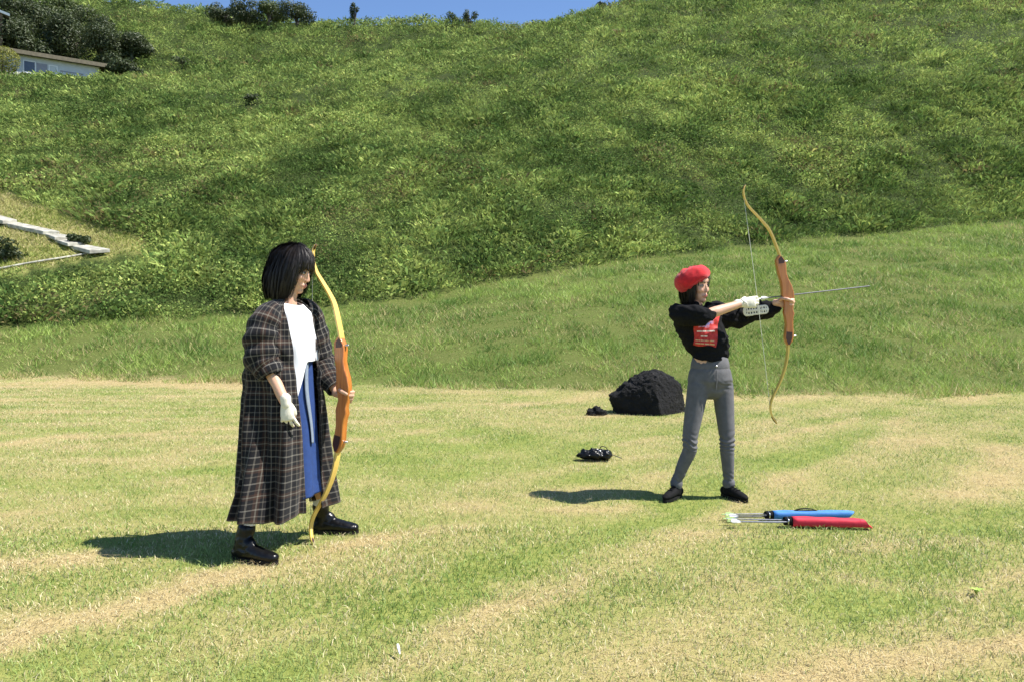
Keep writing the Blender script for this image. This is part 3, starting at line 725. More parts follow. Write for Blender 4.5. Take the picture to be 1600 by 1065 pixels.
# ------------------------------------------------------------------ houses
def build_house():
    A = P(-120, 0, 76.5); B = P(155, 0, 85.0)
    a = Vector((A.x, A.y, 0)); b = Vector((B.x, B.y, 0)); X = (b - a).normalized(); Yb = Vector((-X.y, X.x, 0)); Zu = Vector((0, 0, 1)); L = (b - a).length
    ztop = zat(80, 77) ; o = Vector((a.x, a.y, 0))
    zb = min(zh(b.x, b.y), zh(a.x, a.y)) - 1.5
    t = thing('pale_house', (a + b) / 2 + Zu * zb, 'long low pale house with a thin tan roof edge at the upper left', 'house')
    def part(name, m, *bx, parent=t):
        mb = MB()
        for q in bx: mb.add(frame_box(o, X, Yb, Zu, *q))
        return obj(name, mb.mesh(name, smooth=False), m, parent)
    part('wall', M['house'], (0, L, 0, 6, zb, ztop - 0.25))
    part('roof', M['fascia'], (-0.6, L + 0.6, -0.7, 6.6, ztop - 0.25, ztop + 0.02))
    part('fascia_board', M['fascia'], (-0.65, L + 0.65, -0.76, -0.702, ztop - 0.34, ztop + 0.06))
    def xat(px): 
        # where the ray of this column meets the wall
        s = 0
        for _ in range(40):
            p = a + X * s; cur = 800 + F * p.x / p.y; s += (px - cur) * p.y / F * 1.0
        return s
    def opening(x0, x1, z0, z1, sash=False, m=None):
        w = part('window', M['trim'], (x0, x1, -0.05, -0.003, z0, z0 + 0.09), (x0, x1, -0.05, -0.003, z1 - 0.09, z1), (x0, x0 + 0.09, -0.048, -0.003, z0, z1), (x1 - 0.09, x1, -0.048, -0.003, z0, z1))
        part('pane', m or M['glass'], (x0 + 0.09, x1 - 0.09, -0.03, -0.006, z0 + 0.09, z1 - 0.09), parent=w)
        part('sill', M['trim'], (x0 - 0.05, x1 + 0.05, -0.12, -0.052, z0 - 0.06, z0 + 0.01), parent=w)
    zw = ztop - 0.72
    opening(xat(36), xat(56), zw - 1.25, zw)
    opening(xat(76), xat(90), zw - 1.35, zw - 0.1, m=M['house'])
    part('door', M['grey_panel'], (xat(57), xat(74), -0.03, -0.004, zb, zw - 0.1))
    part('trim_board', M['grey_panel'], (xat(94), xat(130), -0.03, -0.004, zw - 0.62, zw - 0.50))
    part('porch_panel', M['trim'], (xat(26), xat(36) - 0.1, -0.04, -0.004, zw - 1.9, zw - 1.25))
build_house()
def build_house2():
    # only the roof corner comes into view
    c = P(15, 23, 87); Zu = Vector((0, 0, 1)); X = Vector((-0.98, 0.2, 0)); Y = Vector((0.55, -0.83, 0))
    base = Vector((c.x, c.y, 0)) + X * 4.0; zb = zh(base.x, base.y)
    t = thing('upper_house', (base.x, base.y, zb), 'brown house with a white roof edge, mostly outside the upper left corner', 'house')
    rise = 0.42
    o = c - Zu * c.z
    def roofpt(x, y, z): return o + X * x - Y * y + Zu * z
    W = 8; Dp = 6
    v = [roofpt(0, 0, c.z - 0.12), roofpt(W, 0, c.z + W * rise - 0.12), roofpt(W, Dp, c.z + W * rise - 0.12), roofpt(0, Dp, c.z - 0.12)]
    v2 = [p + Zu * 0.12 for p in v]
    me = mesh_from('roof', v + v2, [(0, 1, 2, 3), (4, 7, 6, 5), (0, 4, 5, 1), (1, 5, 6, 2), (2, 6, 7, 3), (3, 7, 4, 0)], smooth=False); obj('roof', me, M['fascia'], t)
    v = [roofpt(-0.02, -0.06, c.z - 0.2), roofpt(W, -0.06, c.z + W * rise - 0.2), roofpt(W, -0.004, c.z + W * rise - 0.2), roofpt(-0.02, -0.004, c.z - 0.2)]; v2 = [p + Zu * 0.27 for p in v]
    me = mesh_from('roof_edge', v + v2, [(0, 1, 2, 3), (4, 7, 6, 5), (0, 4, 5, 1), (1, 5, 6, 2), (2, 6, 7, 3), (3, 7, 4, 0)], smooth=False); obj('roof_edge', me, M['trim'], t)
    v = [roofpt(0.9, 0.5, zb - 1), roofpt(W, 0.5, zb - 1), roofpt(W, Dp - .3, zb - 1), roofpt(0.9, Dp - .3, zb - 1)]; v2 = [roofpt(0.9, 0.5, c.z + 0.2), roofpt(W, 0.5, c.z + W * rise - 0.2), roofpt(W, Dp - .3, c.z + W * rise - 0.2), roofpt(0.9, Dp - .3, c.z + 0.2)]
    me = mesh_from('wall', v + v2, [(0, 1, 2, 3), (4, 7, 6, 5), (0, 4, 5, 1), (1, 5, 6, 2), (2, 6, 7, 3), (3, 7, 4, 0)], smooth=False); obj('wall', me, M['house2'], t)
build_house2()

# ------------------------------------------------------------------ concrete steps on the slope
def hit(px, py, D0=16, D1=110):
    """point of the terrain seen at a photo position"""
    D = np.linspace(D0, D1, 1500); X = (px - 800) / F * D; z = height(X, D); e = YH - F * (z - H) / D
    i = int(np.argmax(e <= py)); return Vector((X[i], D[i], z[i]))
for i, (lab, px, py, D, rx, rz) in enumerate(SCR):
    p = hit(px, py + 8, 16, 140); D = p.y
    make_tree('slope_shrub', lab, p, rz * 2, rx, rz, rz * 0.9, M['tree_dark'], 140 + i, 700, 0.12 + D / 900, None, 6, 4, 'shrub')

def build_steps():
    base = hit(165, 392)
    t = thing('concrete_steps', base, 'pale concrete steps running down the clearing on the left slope', 'steps')
    D = base.y
    def P2(q): return P(q[0], q[1], q[2])
    slabs = [ # near-left, near-right, far-right, far-left corners of the tread (photo position, extra depth) and slab depth in px
     ((-60, 331), (4, 344.5), (27, 343.5), (-30, 328), 5), ((5, 348), (66.6, 361), (93.4, 361.5), (24, 346), 5), ((69, 365), (85.3, 370.5), (112, 369), (94, 364.5), 4), ((85, 374), (105.6, 380.3), (133, 378.8), (113.5, 373), 4), ((108, 383), (139.7, 391), (172, 389), (134, 382), 5)]
    for k, (a, b, c, d, th) in enumerate(slabs):
        dd = hit(*a).y
        top = [P(*q, hit(*q).y - off) for q, off in ((a, 0.30), (b, 0.66), (c, 0.46), (d, 0.14))]
        h = th / F * dd; bot = [p - Vector((0, 0, h + 0.02)) for i, p in enumerate(top)]
        me = mesh_from('step', top + bot, [(0, 1, 2, 3), (4, 7, 6, 5), (0, 4, 5, 1), (1, 5, 6, 2), (2, 6, 7, 3), (3, 7, 4, 0)], smooth=False)
        o = obj('step', me, M['concrete'], t); bv = o.modifiers.new('bevel', 'BEVEL'); bv.width = 0.02; bv.segments = 2
    # narrow edging kerb running off to the left below the steps
    pts = [P(x, y, hit(x, y).y - 0.14) for x, y in ((-70, 430), (0, 419.5), (40, 412), (80, 405.5), (115, 400), (141, 395.5))]
    o = obj('edging_kerb', MB().add(tube(pts, [0.032] * 6, (0, 0, 1), 8, fine=3)).mesh('edging_kerb'), M['concrete'])
    tag(o, 'thin pale kerb line running left from the foot of the concrete steps', 'kerb')
build_steps()

# ------------------------------------------------------------------ rocks
def rock(name, label, outline, D, depth, seed, amp=0.06, sub=5):
    pts = [P(x, y, D) for x, y in outline]; cx = sum(p.x for p in pts) / len(pts); cz = sum(p.z for p in pts) / len(pts)
    cz = min(cz, 0.3 * max(p.z for p in pts))
    ang = []; rad = []
    for p in pts: ang.append(math.atan2(p.z - cz, p.x - cx)); rad.append(math.hypot(p.x - cx, p.z - cz))
    od = np.argsort(ang); ang = np.array(ang)[od]; rad = np.array(rad)[od]
    ang = np.concatenate([ang - 2 * math.pi, ang, ang + 2 * math.pi]); rad = np.concatenate([rad, rad, rad])
    bm = bmesh.new(); bmesh.ops.create_icosphere(bm, subdivisions=sub, radius=1)
    off = Vector((seed * 3.1, seed * 1.7, 0)); rr_ = random.Random(seed); mr = max(rad)
    planes = []
    for q in range(16):
        pn = Vector((rr_.gauss(0, 0.5), -1, rr_.gauss(0.2, 0.5))).normalized(); planes.append((pn, 0.58 + 0.22 * rr_.random()))
    def ext(pn): return math.sqrt((pn.x * mr * 0.95) ** 2 + (pn.y * depth) ** 2 + (pn.z * mr * 0.85) ** 2)
    for v in bm.verts:
        d = v.co.normalized(); th = math.atan2(d.z, d.x); rr = float(np.interp(th, ang, rad)); hxy = math.hypot(d.x, d.z)
        p = Vector((math.cos(th) * rr * hxy, d.y * depth * (1 - 0.25 * max(0, d.z)), math.sin(th) * rr * hxy))
        q = p * 3.2 + off; r1 = mnoise.turbulence(q, 5, False, noise_basis='VORONOI_F2F1'); r2 = mnoise.fractal(p * 9 + off, 0.9, 2.1, 5)
        p = p * (1 + (min(r1, 1.6) - 0.7) * amp * 0.55) + d * r2 * amp * 0.35
        for pn, pd in planes:
            e = p.dot(pn) - pd * ext(pn)
            if e > 0: p -= pn * e * 0.9
        p += d * mnoise.fractal(p * 22 + off, 0.8, 2.2, 4) * amp * 0.16
        v.co = Vector((cx, D + depth * 0.3, cz)) + p
    me = bpy.data.meshes.new(name); bm.to_mesh(me); bm.free()
    me.polygons.foreach_set('use_smooth', [True] * len(me.polygons)); me.set_sharp_from_angle(angle=math.radians(28))
    return tag(obj(name, me, M['rock']), label, 'rock', 'rocks on the lawn edge')
rock('volcanic_rock', 'large jagged black rock behind the archer in grey jeans', [(955, 660), (958, 648), (954, 634), (949, 625), (949, 617), (962, 609), (985, 593), (1003, 581), (1018, 574), (1036, 574), (1054, 586), (1070, 601), (1082, 620), (1089, 645), (1086, 662), (1020, 668)], 10.15, 0.42, 2, 0.08, 6)
rock('small_rock', 'small flat black stone left of the large black rock', [(916, 648), (916, 641), (924, 636), (938, 636), (948, 641), (955, 650), (950, 656), (925, 656)], 10.0, 0.12, 5, 0.16, 4)

# ------------------------------------------------------------------ people: hands and heads
def hand(wrist, d, n, s, curls, sc=1.0, thumb=None, infl=0.0, joints=3, tj=3, spread=0.06, fr=1.0):
    """d: fingers, n: palm normal (curl direction), s: thumb side"""
    wrist = Vector(wrist); d = Vector(d).normalized(); n = (Vector(n) - d * d.dot(Vector(n))).normalized()
    s0 = Vector(s); s = (s0 - d * d.dot(s0) - n * n.dot(s0)).normalized()
    out = [tube([wrist - d * 0.02, wrist, wrist + d * 0.03 * sc, wrist + d * 0.065 * sc, wrist + d * 0.086 * sc], [(0.024 + infl, 0.019 + infl), (0.025 + infl, 0.018 + infl), (0.036 * sc + infl, 0.016 + infl), (0.040 * sc + infl, 0.015 + infl), (0.037 * sc + infl, 0.012 + infl)], s, 14)]
    for i, (off, L) in enumerate(((0.029, 0.95), (0.0095, 1.06), (-0.0105, 0.98), (-0.0285, 0.77))):
        c = curls[i] if isinstance(curls[0], (tuple, list)) else curls
        p = wrist + d * 0.076 * sc + s * off * sc; pts = [p]; a = 0
        for j, seg in enumerate((0.046, 0.026, 0.021)[:joints]):
            a += math.radians(c[j]); dr = d * math.cos(a) + n * math.sin(a) + s * (off * spread / 0.03) * math.cos(a); p = p + dr * seg * L * sc; pts.append(p)
        out.append(tube(pts, [0.0098 * fr + infl, 0.0092 * fr + infl, 0.0083 * fr + infl, 0.0072 * fr + infl][:len(pts)], s, 10))
    th = thumb or [(0.012, 0.006, 0.022), (0.042, 0.016, 0.050), (0.070, 0.022, 0.058), (0.090, 0.024, 0.056)]
    pts = [wrist + (d * a + n * b + s * c) * sc for a, b, c in th][:tj + 1]
    out.append(tube(pts, [0.0150 + infl, 0.0130 + infl, 0.0118 + infl, 0.0100 + infl][:len(pts)], s, 10))
    return out

def head_frame(c, fwd, pitch=0, roll=0):
    f = Vector((fwd[0], fwd[1], 0)).normalized(); l = Vector((-f.y, f.x, 0)); u = Vector((0, 0, 1))
    R = Matrix((f, l, u)).transposed() @ Matrix.Rotation(math.radians(pitch), 3, 'Y') @ Matrix.Rotation(math.radians(roll), 3, 'X')
    return Vector(c), R
def head_parts(c, R, sc=1.0):
    def W(p): return c + R @ (Vector(p) * sc)
    def E(p, r): return ell(W(p), [q * sc for q in r], R)
    ps = [E((-0.012, 0, 0.03), (0.094, 0.074, 0.09)), E((0.022, 0, -0.012), (0.066, 0.064, 0.088)), E((0.035, 0, -0.055), (0.046, 0.052, 0.05)),
          E((0.062, 0, -0.092), (0.020, 0.022, 0.018)), E((0.030, 0, -0.075), (0.045, 0.044, 0.034)),
          E((0.068, 0, 0.040), (0.022, 0.045, 0.026)), E((0.060, 0.034, -0.022), (0.024, 0.022, 0.024)), E((0.060, -0.034, -0.022), (0.024, 0.022, 0.024)),
          E((0.080, 0, -0.062), (0.011, 0.024, 0.016)), E((0.088, 0, -0.0585), (0.006, 0.018, 0.0055)), E((0.086, 0, -0.069), (0.0065, 0.016, 0.006)),
          tube([W((0.082, 0, 0.018)), W((0.091, 0, -0.008)), W((0.099, 0, -0.030))], [0.006 * sc, 0.0068 * sc, 0.008 * sc], R @ Vector((0, 1, 0)), 10),
          E((0.095, 0, -0.034), (0.0085, 0.0135, 0.0068))]
    for sgn in (1, -1): ps.append(E((-0.005, sgn * 0.074, -0.012), (0.018, 0.008, 0.03)))
    return ps
def skin_colors(me, c, R, sc=1.0, base=(0.60, 0.355, 0.235), lip=(0.46, 0.17, 0.14)):
    co = get_co(me); Rm = np.array(R); loc = (co - np.array(c)) @ Rm / sc
    col = np.tile(np.array(base), (len(co), 1))
    l = ((loc[:, 0] - 0.092) / 0.016) ** 2 + (loc[:, 1] / 0.021) ** 2 + ((loc[:, 2] + 0.0635) / 0.0105) ** 2
    col[l < 1] = lip
    ck = np.exp(-(((np.abs(loc[:, 1]) - 0.036) / 0.02) ** 2 + ((loc[:, 2] + 0.028) / 0.02) ** 2 + ((loc[:, 0] - 0.075) / 0.03) ** 2))
    col = col * (1 - 0.25 * ck[:, None]) + np.array((0.58, 0.24, 0.17)) * 0.25 * ck[:, None]
    a = me.color_attributes.new('skin_col', 'FLOAT_COLOR', 'POINT'); a.data.foreach_set('color', np.concatenate([col, np.ones((len(co), 1))], 1).ravel())
def face_details(c, R, parent, sc=1.0):
    def W(p): return c + R @ (Vector(p) * sc)
    for sg in (1, -1):
        e = obj('eye', MB().add(ell(W((0.0735, sg * 0.0315, 0.004)), (0.0135 * sc, 0.0155 * sc, 0.0068 * sc), R, 14, 8)).mesh('eye'), M['white_of_eye'], parent)
        obj('iris', MB().add(ell(W((0.0815, sg * 0.0305, 0.004)), (0.0066 * sc, 0.0085 * sc, 0.0068 * sc), R, 12, 8)).mesh('iris'), M['iris'], e)
        obj('eyelash', MB().add(tube([W((0.081, sg * 0.017, 0.008)), W((0.087, sg * 0.03, 0.0125)), W((0.078, sg * 0.046, 0.007))], [0.0016 * sc, 0.0024 * sc, 0.0016 * sc], R @ Vector((0, 0, 1)), 6, fine=3)).mesh('eyelash'), M['hair'], parent)
        obj('eyebrow', MB().add(tube([W((0.0895, sg * 0.014, 0.026)), W((0.0875, sg * 0.032, 0.031)), W((0.074, sg * 0.050, 0.025))], [0.0028 * sc, 0.0032 * sc, 0.0016 * sc], R @ Vector((0, 0, 1)), 6, fine=3)).mesh('eyebrow'), M['hair'], parent)

def hair_mesh(c, R, rng, zb_side, zb_back, fringe_z, fringe_half, front_in=0.0, n_str=900, sc=1.0, puff=1.0, fringe=True, only_below=None, flare=0.0, rz=None, wave=0.12):
    def vnz(a, b): q = mnoise.noise(Vector((a, b, 1.7))); return 0.5 + 0.5 * q
    def Rad(phi):
        f = math.cos(phi); s = math.sin(phi); rx = 0.100 if f > 0 else 0.116 * puff
        ry = 0.092 * puff
        return 1 / math.sqrt((f / rx) ** 2 + (s / ry) ** 2)
    def zend(phi):
        a = abs((phi + math.pi) % (2 * math.pi) - math.pi)
        if a < fringe_half: return fringe_z - 0.012 * (a / fringe_half) ** 2
        k = min(1, (a - fringe_half) / 0.25); e = zb_side + (zb_back - zb_side) * min(1, max(0, (a - 1.2) / 1.6))
        return fringe_z - 0.012 + (e - fringe_z + 0.012) * k
    zc = 0.035; rz = rz or 0.098 * (0.5 + 0.5 * puff)
    def pt(phi, v, dr=0.0, ze=None):
        ze = zend(phi) if ze is None else ze; r = Rad(phi) + dr
        arc = 1.57 * 0.105; drop = max(0.0, zc - ze); tot = arc + drop; s = v * tot
        if ze > zc: s = v * min(arc * 0.999, arc * math.acos(min(1, max(0, (ze - zc) / rz))) / 1.5708)
        if s < arc:
            ps = s / arc * 1.57; rr = r * math.sin(ps); z = zc + (rz + dr) * math.cos(ps)
        else:
            q = (s - arc) / max(drop, 1e-6); rr = r * (1 + flare * math.sin(min(q * 2.9, 3.14)) - 0.26 * q ** 3); z = zc - (s - arc)
        lump = 1 + wave * (vnz(phi * 2.6 + 20, z * 9 + 5) - 0.5) * min(1, v * 2) + wave * 0.6 * (vnz(phi * 8 + 3, z * 14 + 9) - 0.5) * min(1, v * 2)
        rr *= lump
        p = Vector((-0.008 + rr * math.cos(phi), rr * math.sin(phi), z)) * sc
        return c + R @ p
    V = []; Fc = []; nphi, nv = 72, 22
    for i in range(nphi):
        for j in range(nv + 1): V.append(pt(2 * math.pi * i / nphi, j / nv, -0.004))
    for i in range(nphi):
        for j in range(nv):
            a = i * (nv + 1) + j; b = ((i + 1) % nphi) * (nv + 1) + j; Fc.append((a, b, b + 1, a + 1))
    # inner layer so that the hanging part has body
    k0 = len(V)
    for i in range(nphi):
        for j in range(nv + 1): V.append(pt(2 * math.pi * i / nphi, j / nv, -0.016))
    for i in range(nphi):
        for j in range(nv):
            a = k0 + i * (nv + 1) + j; b = k0 + ((i + 1) % nphi) * (nv + 1) + j; Fc.append((a, a + 1, b + 1, b))
        a = i * (nv + 1) + nv; b = ((i + 1) % nphi) * (nv + 1) + nv; Fc.append((a, b, k0 + b, k0 + a))
    for q in range(n_str):
        phi = rng.random() * 2 * math.pi; dr = rng.normal(0, 0.003) + 0.001 + (0.012 * rng.random() if q % 14 == 0 else 0); ze = zend(phi) + rng.normal(0, 0.012); dphi = rng.normal(0, 0.12); w = (0.0024 + 0.0025 * rng.random()) * (0.35 if q % 14 == 0 else 1)
        v0 = 0.0 if rng.random() < 0.5 else rng.random() * 0.4; k = len(V); S = 10; ph2 = rng.random() * 6
        for j in range(S + 1):
            v = v0 + (1 - v0) * j / S; ph = phi + dphi * v + 0.02 * math.sin(5 * v + ph2); wr = w / max(0.03, Rad(ph)) * (1 if j < S else 0.3)
            lift = 0.003 * math.sin(v * 9 + ph2)
            V.append(pt(ph - wr / 2, v, dr + lift, ze)); V.append(pt(ph + wr / 2, v, dr + lift + 0.0012, ze))
        for j in range(S): a = k + 2 * j; Fc.append((a, a + 1, a + 3, a + 2))
    return mesh_from('hair', V, Fc)

def sheet(name, V, Fc, UV, material, parent, thick=0.004, sub=1):
    o = obj(name, mesh_from(name, V, Fc, UV), material, parent)
    if sub: s = o.modifiers.new('sub', 'SUBSURF'); s.levels = sub; s.render_levels = sub
    if thick: s = o.modifiers.new('solid', 'SOLIDIFY'); s.thickness = thick; s.offset = 0
    return o

# ------------------------------------------------------------------ recurve bow, arrow
BT, BB = Vector((1162, 296)), Vector((1212, 660)); BMID = (BT + BB) / 2; BC = (BT - BB).normalized(); BP = Vector((-BC.y, BC.x))
BS = 5.4 / F
def bl(px, py):
    r = Vector((px, py)) - BMID; return r.dot(BC) * BS, r.dot(BP) * BS
def c5(x, y): return bl(1140 + x / 3.804, 280 + y / 3.804)
RIS_L = [c5(*p) for p in ((288, 452), (272, 482), (274, 505), (285, 560), (300, 612), (306, 650), (307, 690), (320, 722), (324, 745), (318, 790), (326, 830), (331, 860), (329, 900), (323, 930), (324, 955), (340, 988))]
RIS_R = [c5(*p) for p in ((298, 452), (318, 475), (331, 505), (334, 560), (348, 600), (365, 632), (378, 675), (381, 700), (379, 735), (374, 775), (381, 800), (374, 826), (373, 860), (375, 900), (377, 930), (370, 962), (352, 988))]
LIMB_U = [c5(*p) for p in ((304, 500), (300, 462), (272, 385), (240, 310), (205, 262), (160, 213), (115, 165), (92, 125), (83, 85), (84, 55), (92, 38))]
LIMB_L = [bl(*p) for p in ((1229.5, 520), (1231, 545), (1228, 568), (1222, 588), (1215, 604), (1208, 618), (1204, 630), (1204, 641), (1207, 651), (1213, 660))]
if BP.x < 0: raise RuntimeError('bow axis')
def make_bow(label, O, U, B, nock=None, scale=1.0):
    U = U.normalized(); B = (B - U * U.dot(B)).normalized(); Wd = U.cross(B)
    def W(t, s, w=0): return O + (U * t + B * s) * scale + Wd * w
    lo = W(LIMB_L[-1][0], LIMB_L[-1][1])
    t = thing('recurve_bow', lo, label, 'bow')
    # riser: outline with thickness
    poly = RIS_L + RIS_R[::-1]; n = len(poly); hw = 0.0215
    cs = [sum(p[i] for p in poly) / n for i in (0, 1)]
    tg = c5(350, 740)[0]; gw = lambda p: hw * (1 - 0.34 * math.exp(-((p[0] - tg) / 0.055) ** 2))
    V = [W(p[0], p[1], -gw(p)) for p in poly] + [W(p[0], p[1], gw(p)) for p in poly]
    Fc = [tuple(range(n)), tuple(range(2 * n - 1, n - 1, -1))] + [(i, i + n, (i + 1) % n + n, (i + 1) % n) for i in range(n)]
    me = mesh_from('riser', V, Fc, smooth=True, sharp=50); o = obj('riser', me, M['wood'], t)
    bm = bmesh.new(); bm.from_mesh(me); bmesh.ops.recalc_face_normals(bm, faces=bm.faces); bm.to_mesh(me); bm.free(); me.set_sharp_from_angle(angle=math.radians(50))
    bv = o.modifiers.new('bevel', 'BEVEL'); bv.width = 0.006; bv.segments = 3; bv.limit_method = 'ANGLE'; bv.angle_limit = math.radians(60)
    for nm, L in (('upper_limb', LIMB_U), ('lower_limb', LIMB_L)):
        pts = [Vector((a, b, 0)) for a, b in L]; pts = catmull(pts, 4); m = len(pts); V = []; Fc = []
        for i, p in enumerate(pts):
            q = i / (m - 1); tg = (pts[min(i + 1, m - 1)] - pts[max(i - 1, 0)]).normalized(); nr = Vector((-tg.y, tg.x, 0))
            th = 0.0052 - 0.0018 * q; w = 0.0215 - 0.012 * q ** 1.5
            for sw, sn in ((-1, -1), (1, -1), (1, 1), (-1, 1)):
                a = p + nr * th * sn; V.append(W(a.x, a.y, w * sw))
        for i in range(m - 1):
            for k in range(4): Fc.append((i * 4 + k, i * 4 + (k + 1) % 4, i * 4 + 4 + (k + 1) % 4, i * 4 + 4 + k))
        Fc += [(3, 2, 1, 0), (4 * m - 4, 4 * m - 3, 4 * m - 2, 4 * m - 1)]
        me = mesh_from(nm, V, Fc, smooth=True, sharp=40); lb = obj(nm, me, M['limb'], t)
        a, b = pts[-5], pts[-1]
        tip = MB().add(tube([W(a.x, a.y), W((a.x + b.x) / 2, (a.y + b.y) / 2), W(b.x, b.y)], [0.0085, 0.0085, 0.006], Wd, 8)); obj('limb_tip', tip.mesh('limb_tip'), M['dark_tip'], lb)
    # limb bolts
    for px, py in ((331, 490), (382, 932)):
        a, b = c5(px, py); mb = MB().add(tube([W(a, b - 0.012), W(a, b + 0.006), W(a, b + 0.011)], [0.0075, 0.0075, 0.006], Wd, 10)); obj('limb_bolt', mb.mesh('limb_bolt'), M['metal'], t)
    # dark limb pocket inlays on the flats
    for ps in (((300, 458), (283, 478), (287, 505), (318, 500), (322, 488)), ((332, 905), (329, 945), (341, 980), (352, 980), (364, 945), (366, 908))):
        pl = [c5(*p) for p in ps]; k = len(pl); V = [W(p[0], p[1], s) for s in (-hw - 0.0012, hw + 0.0012) for p in pl]
        Fc = [tuple(range(k)), tuple(range(2 * k - 1, k - 1, -1))] + [(i, i + k, (i + 1) % k + k, (i + 1) % k) for i in range(k)]
        obj('limb_pocket', mesh_from('limb_pocket', V, Fc, smooth=False), M['dark_tip'], t)
    U_n = LIMB_U[-4]; L_n = LIMB_L[-4]
    pts = [W(LIMB_U[-2][0], LIMB_U[-2][1]), W(U_n[0], U_n[1] - 0.006)] + ([nock] if nock is not None else []) + [W(L_n[0], L_n[1] - 0.006), W(LIMB_L[-2][0], LIMB_L[-2][1])]
    mb = MB()
    for i in range(len(pts) - 1): mb.add(tube([pts[i], pts[i + 1]], [0.0017, 0.0017], Wd, 6))
    obj('bowstring', mb.mesh('bowstring'), M['string'], t)
    return t, W

def make_arrow(label, a, b, shaft, vane, group=None, nockm=None, up=Vector((0, 0, 1)), r=0.0034):
    """a nock end, b point"""
    a = Vector(a); b = Vector(b); d = (b - a).normalized(); t = thing('arrow', a, label, 'arrow', group)
    obj('shaft', MB().add(tube([a + d * 0.012, b - d * 0.02], [r, r], up, 8)).mesh('shaft'), M[shaft], t)
    obj('nock', MB().add(tube([a, a + d * 0.014], [r * 1.15, r * 1.3], up, 8)).mesh('nock'), M[nockm or vane], t)
    obj('point', MB().add(tube([b - d * 0.022, b - d * 0.01, b], [r * 1.1, r * 1.1, r * 0.2], up, 8)).mesh('point'), M['shaft'], t)
    s = d.orthogonal().normalized()
    for k in range(3):
        q = Matrix.Rotation(k * 2.094 + 0.4, 3, d) @ s; w = d.cross(q) * 0.0007
        pr = [a + d * 0.02 + q * r * 0.8, a + d * 0.028 + q * 0.014, a + d * 0.05 + q * 0.013, a + d * 0.078 + q * r * 0.8]
        V = [p - w for p in pr] + [p + w for p in pr]
        obj('vane', mesh_from('vane', V, [(0, 1, 2, 3), (7, 6, 5, 4), (0, 4, 5, 1), (1, 5, 6, 2), (2, 6, 7, 3), (3, 7, 4, 0)], smooth=False), M[vane], t)
    return t

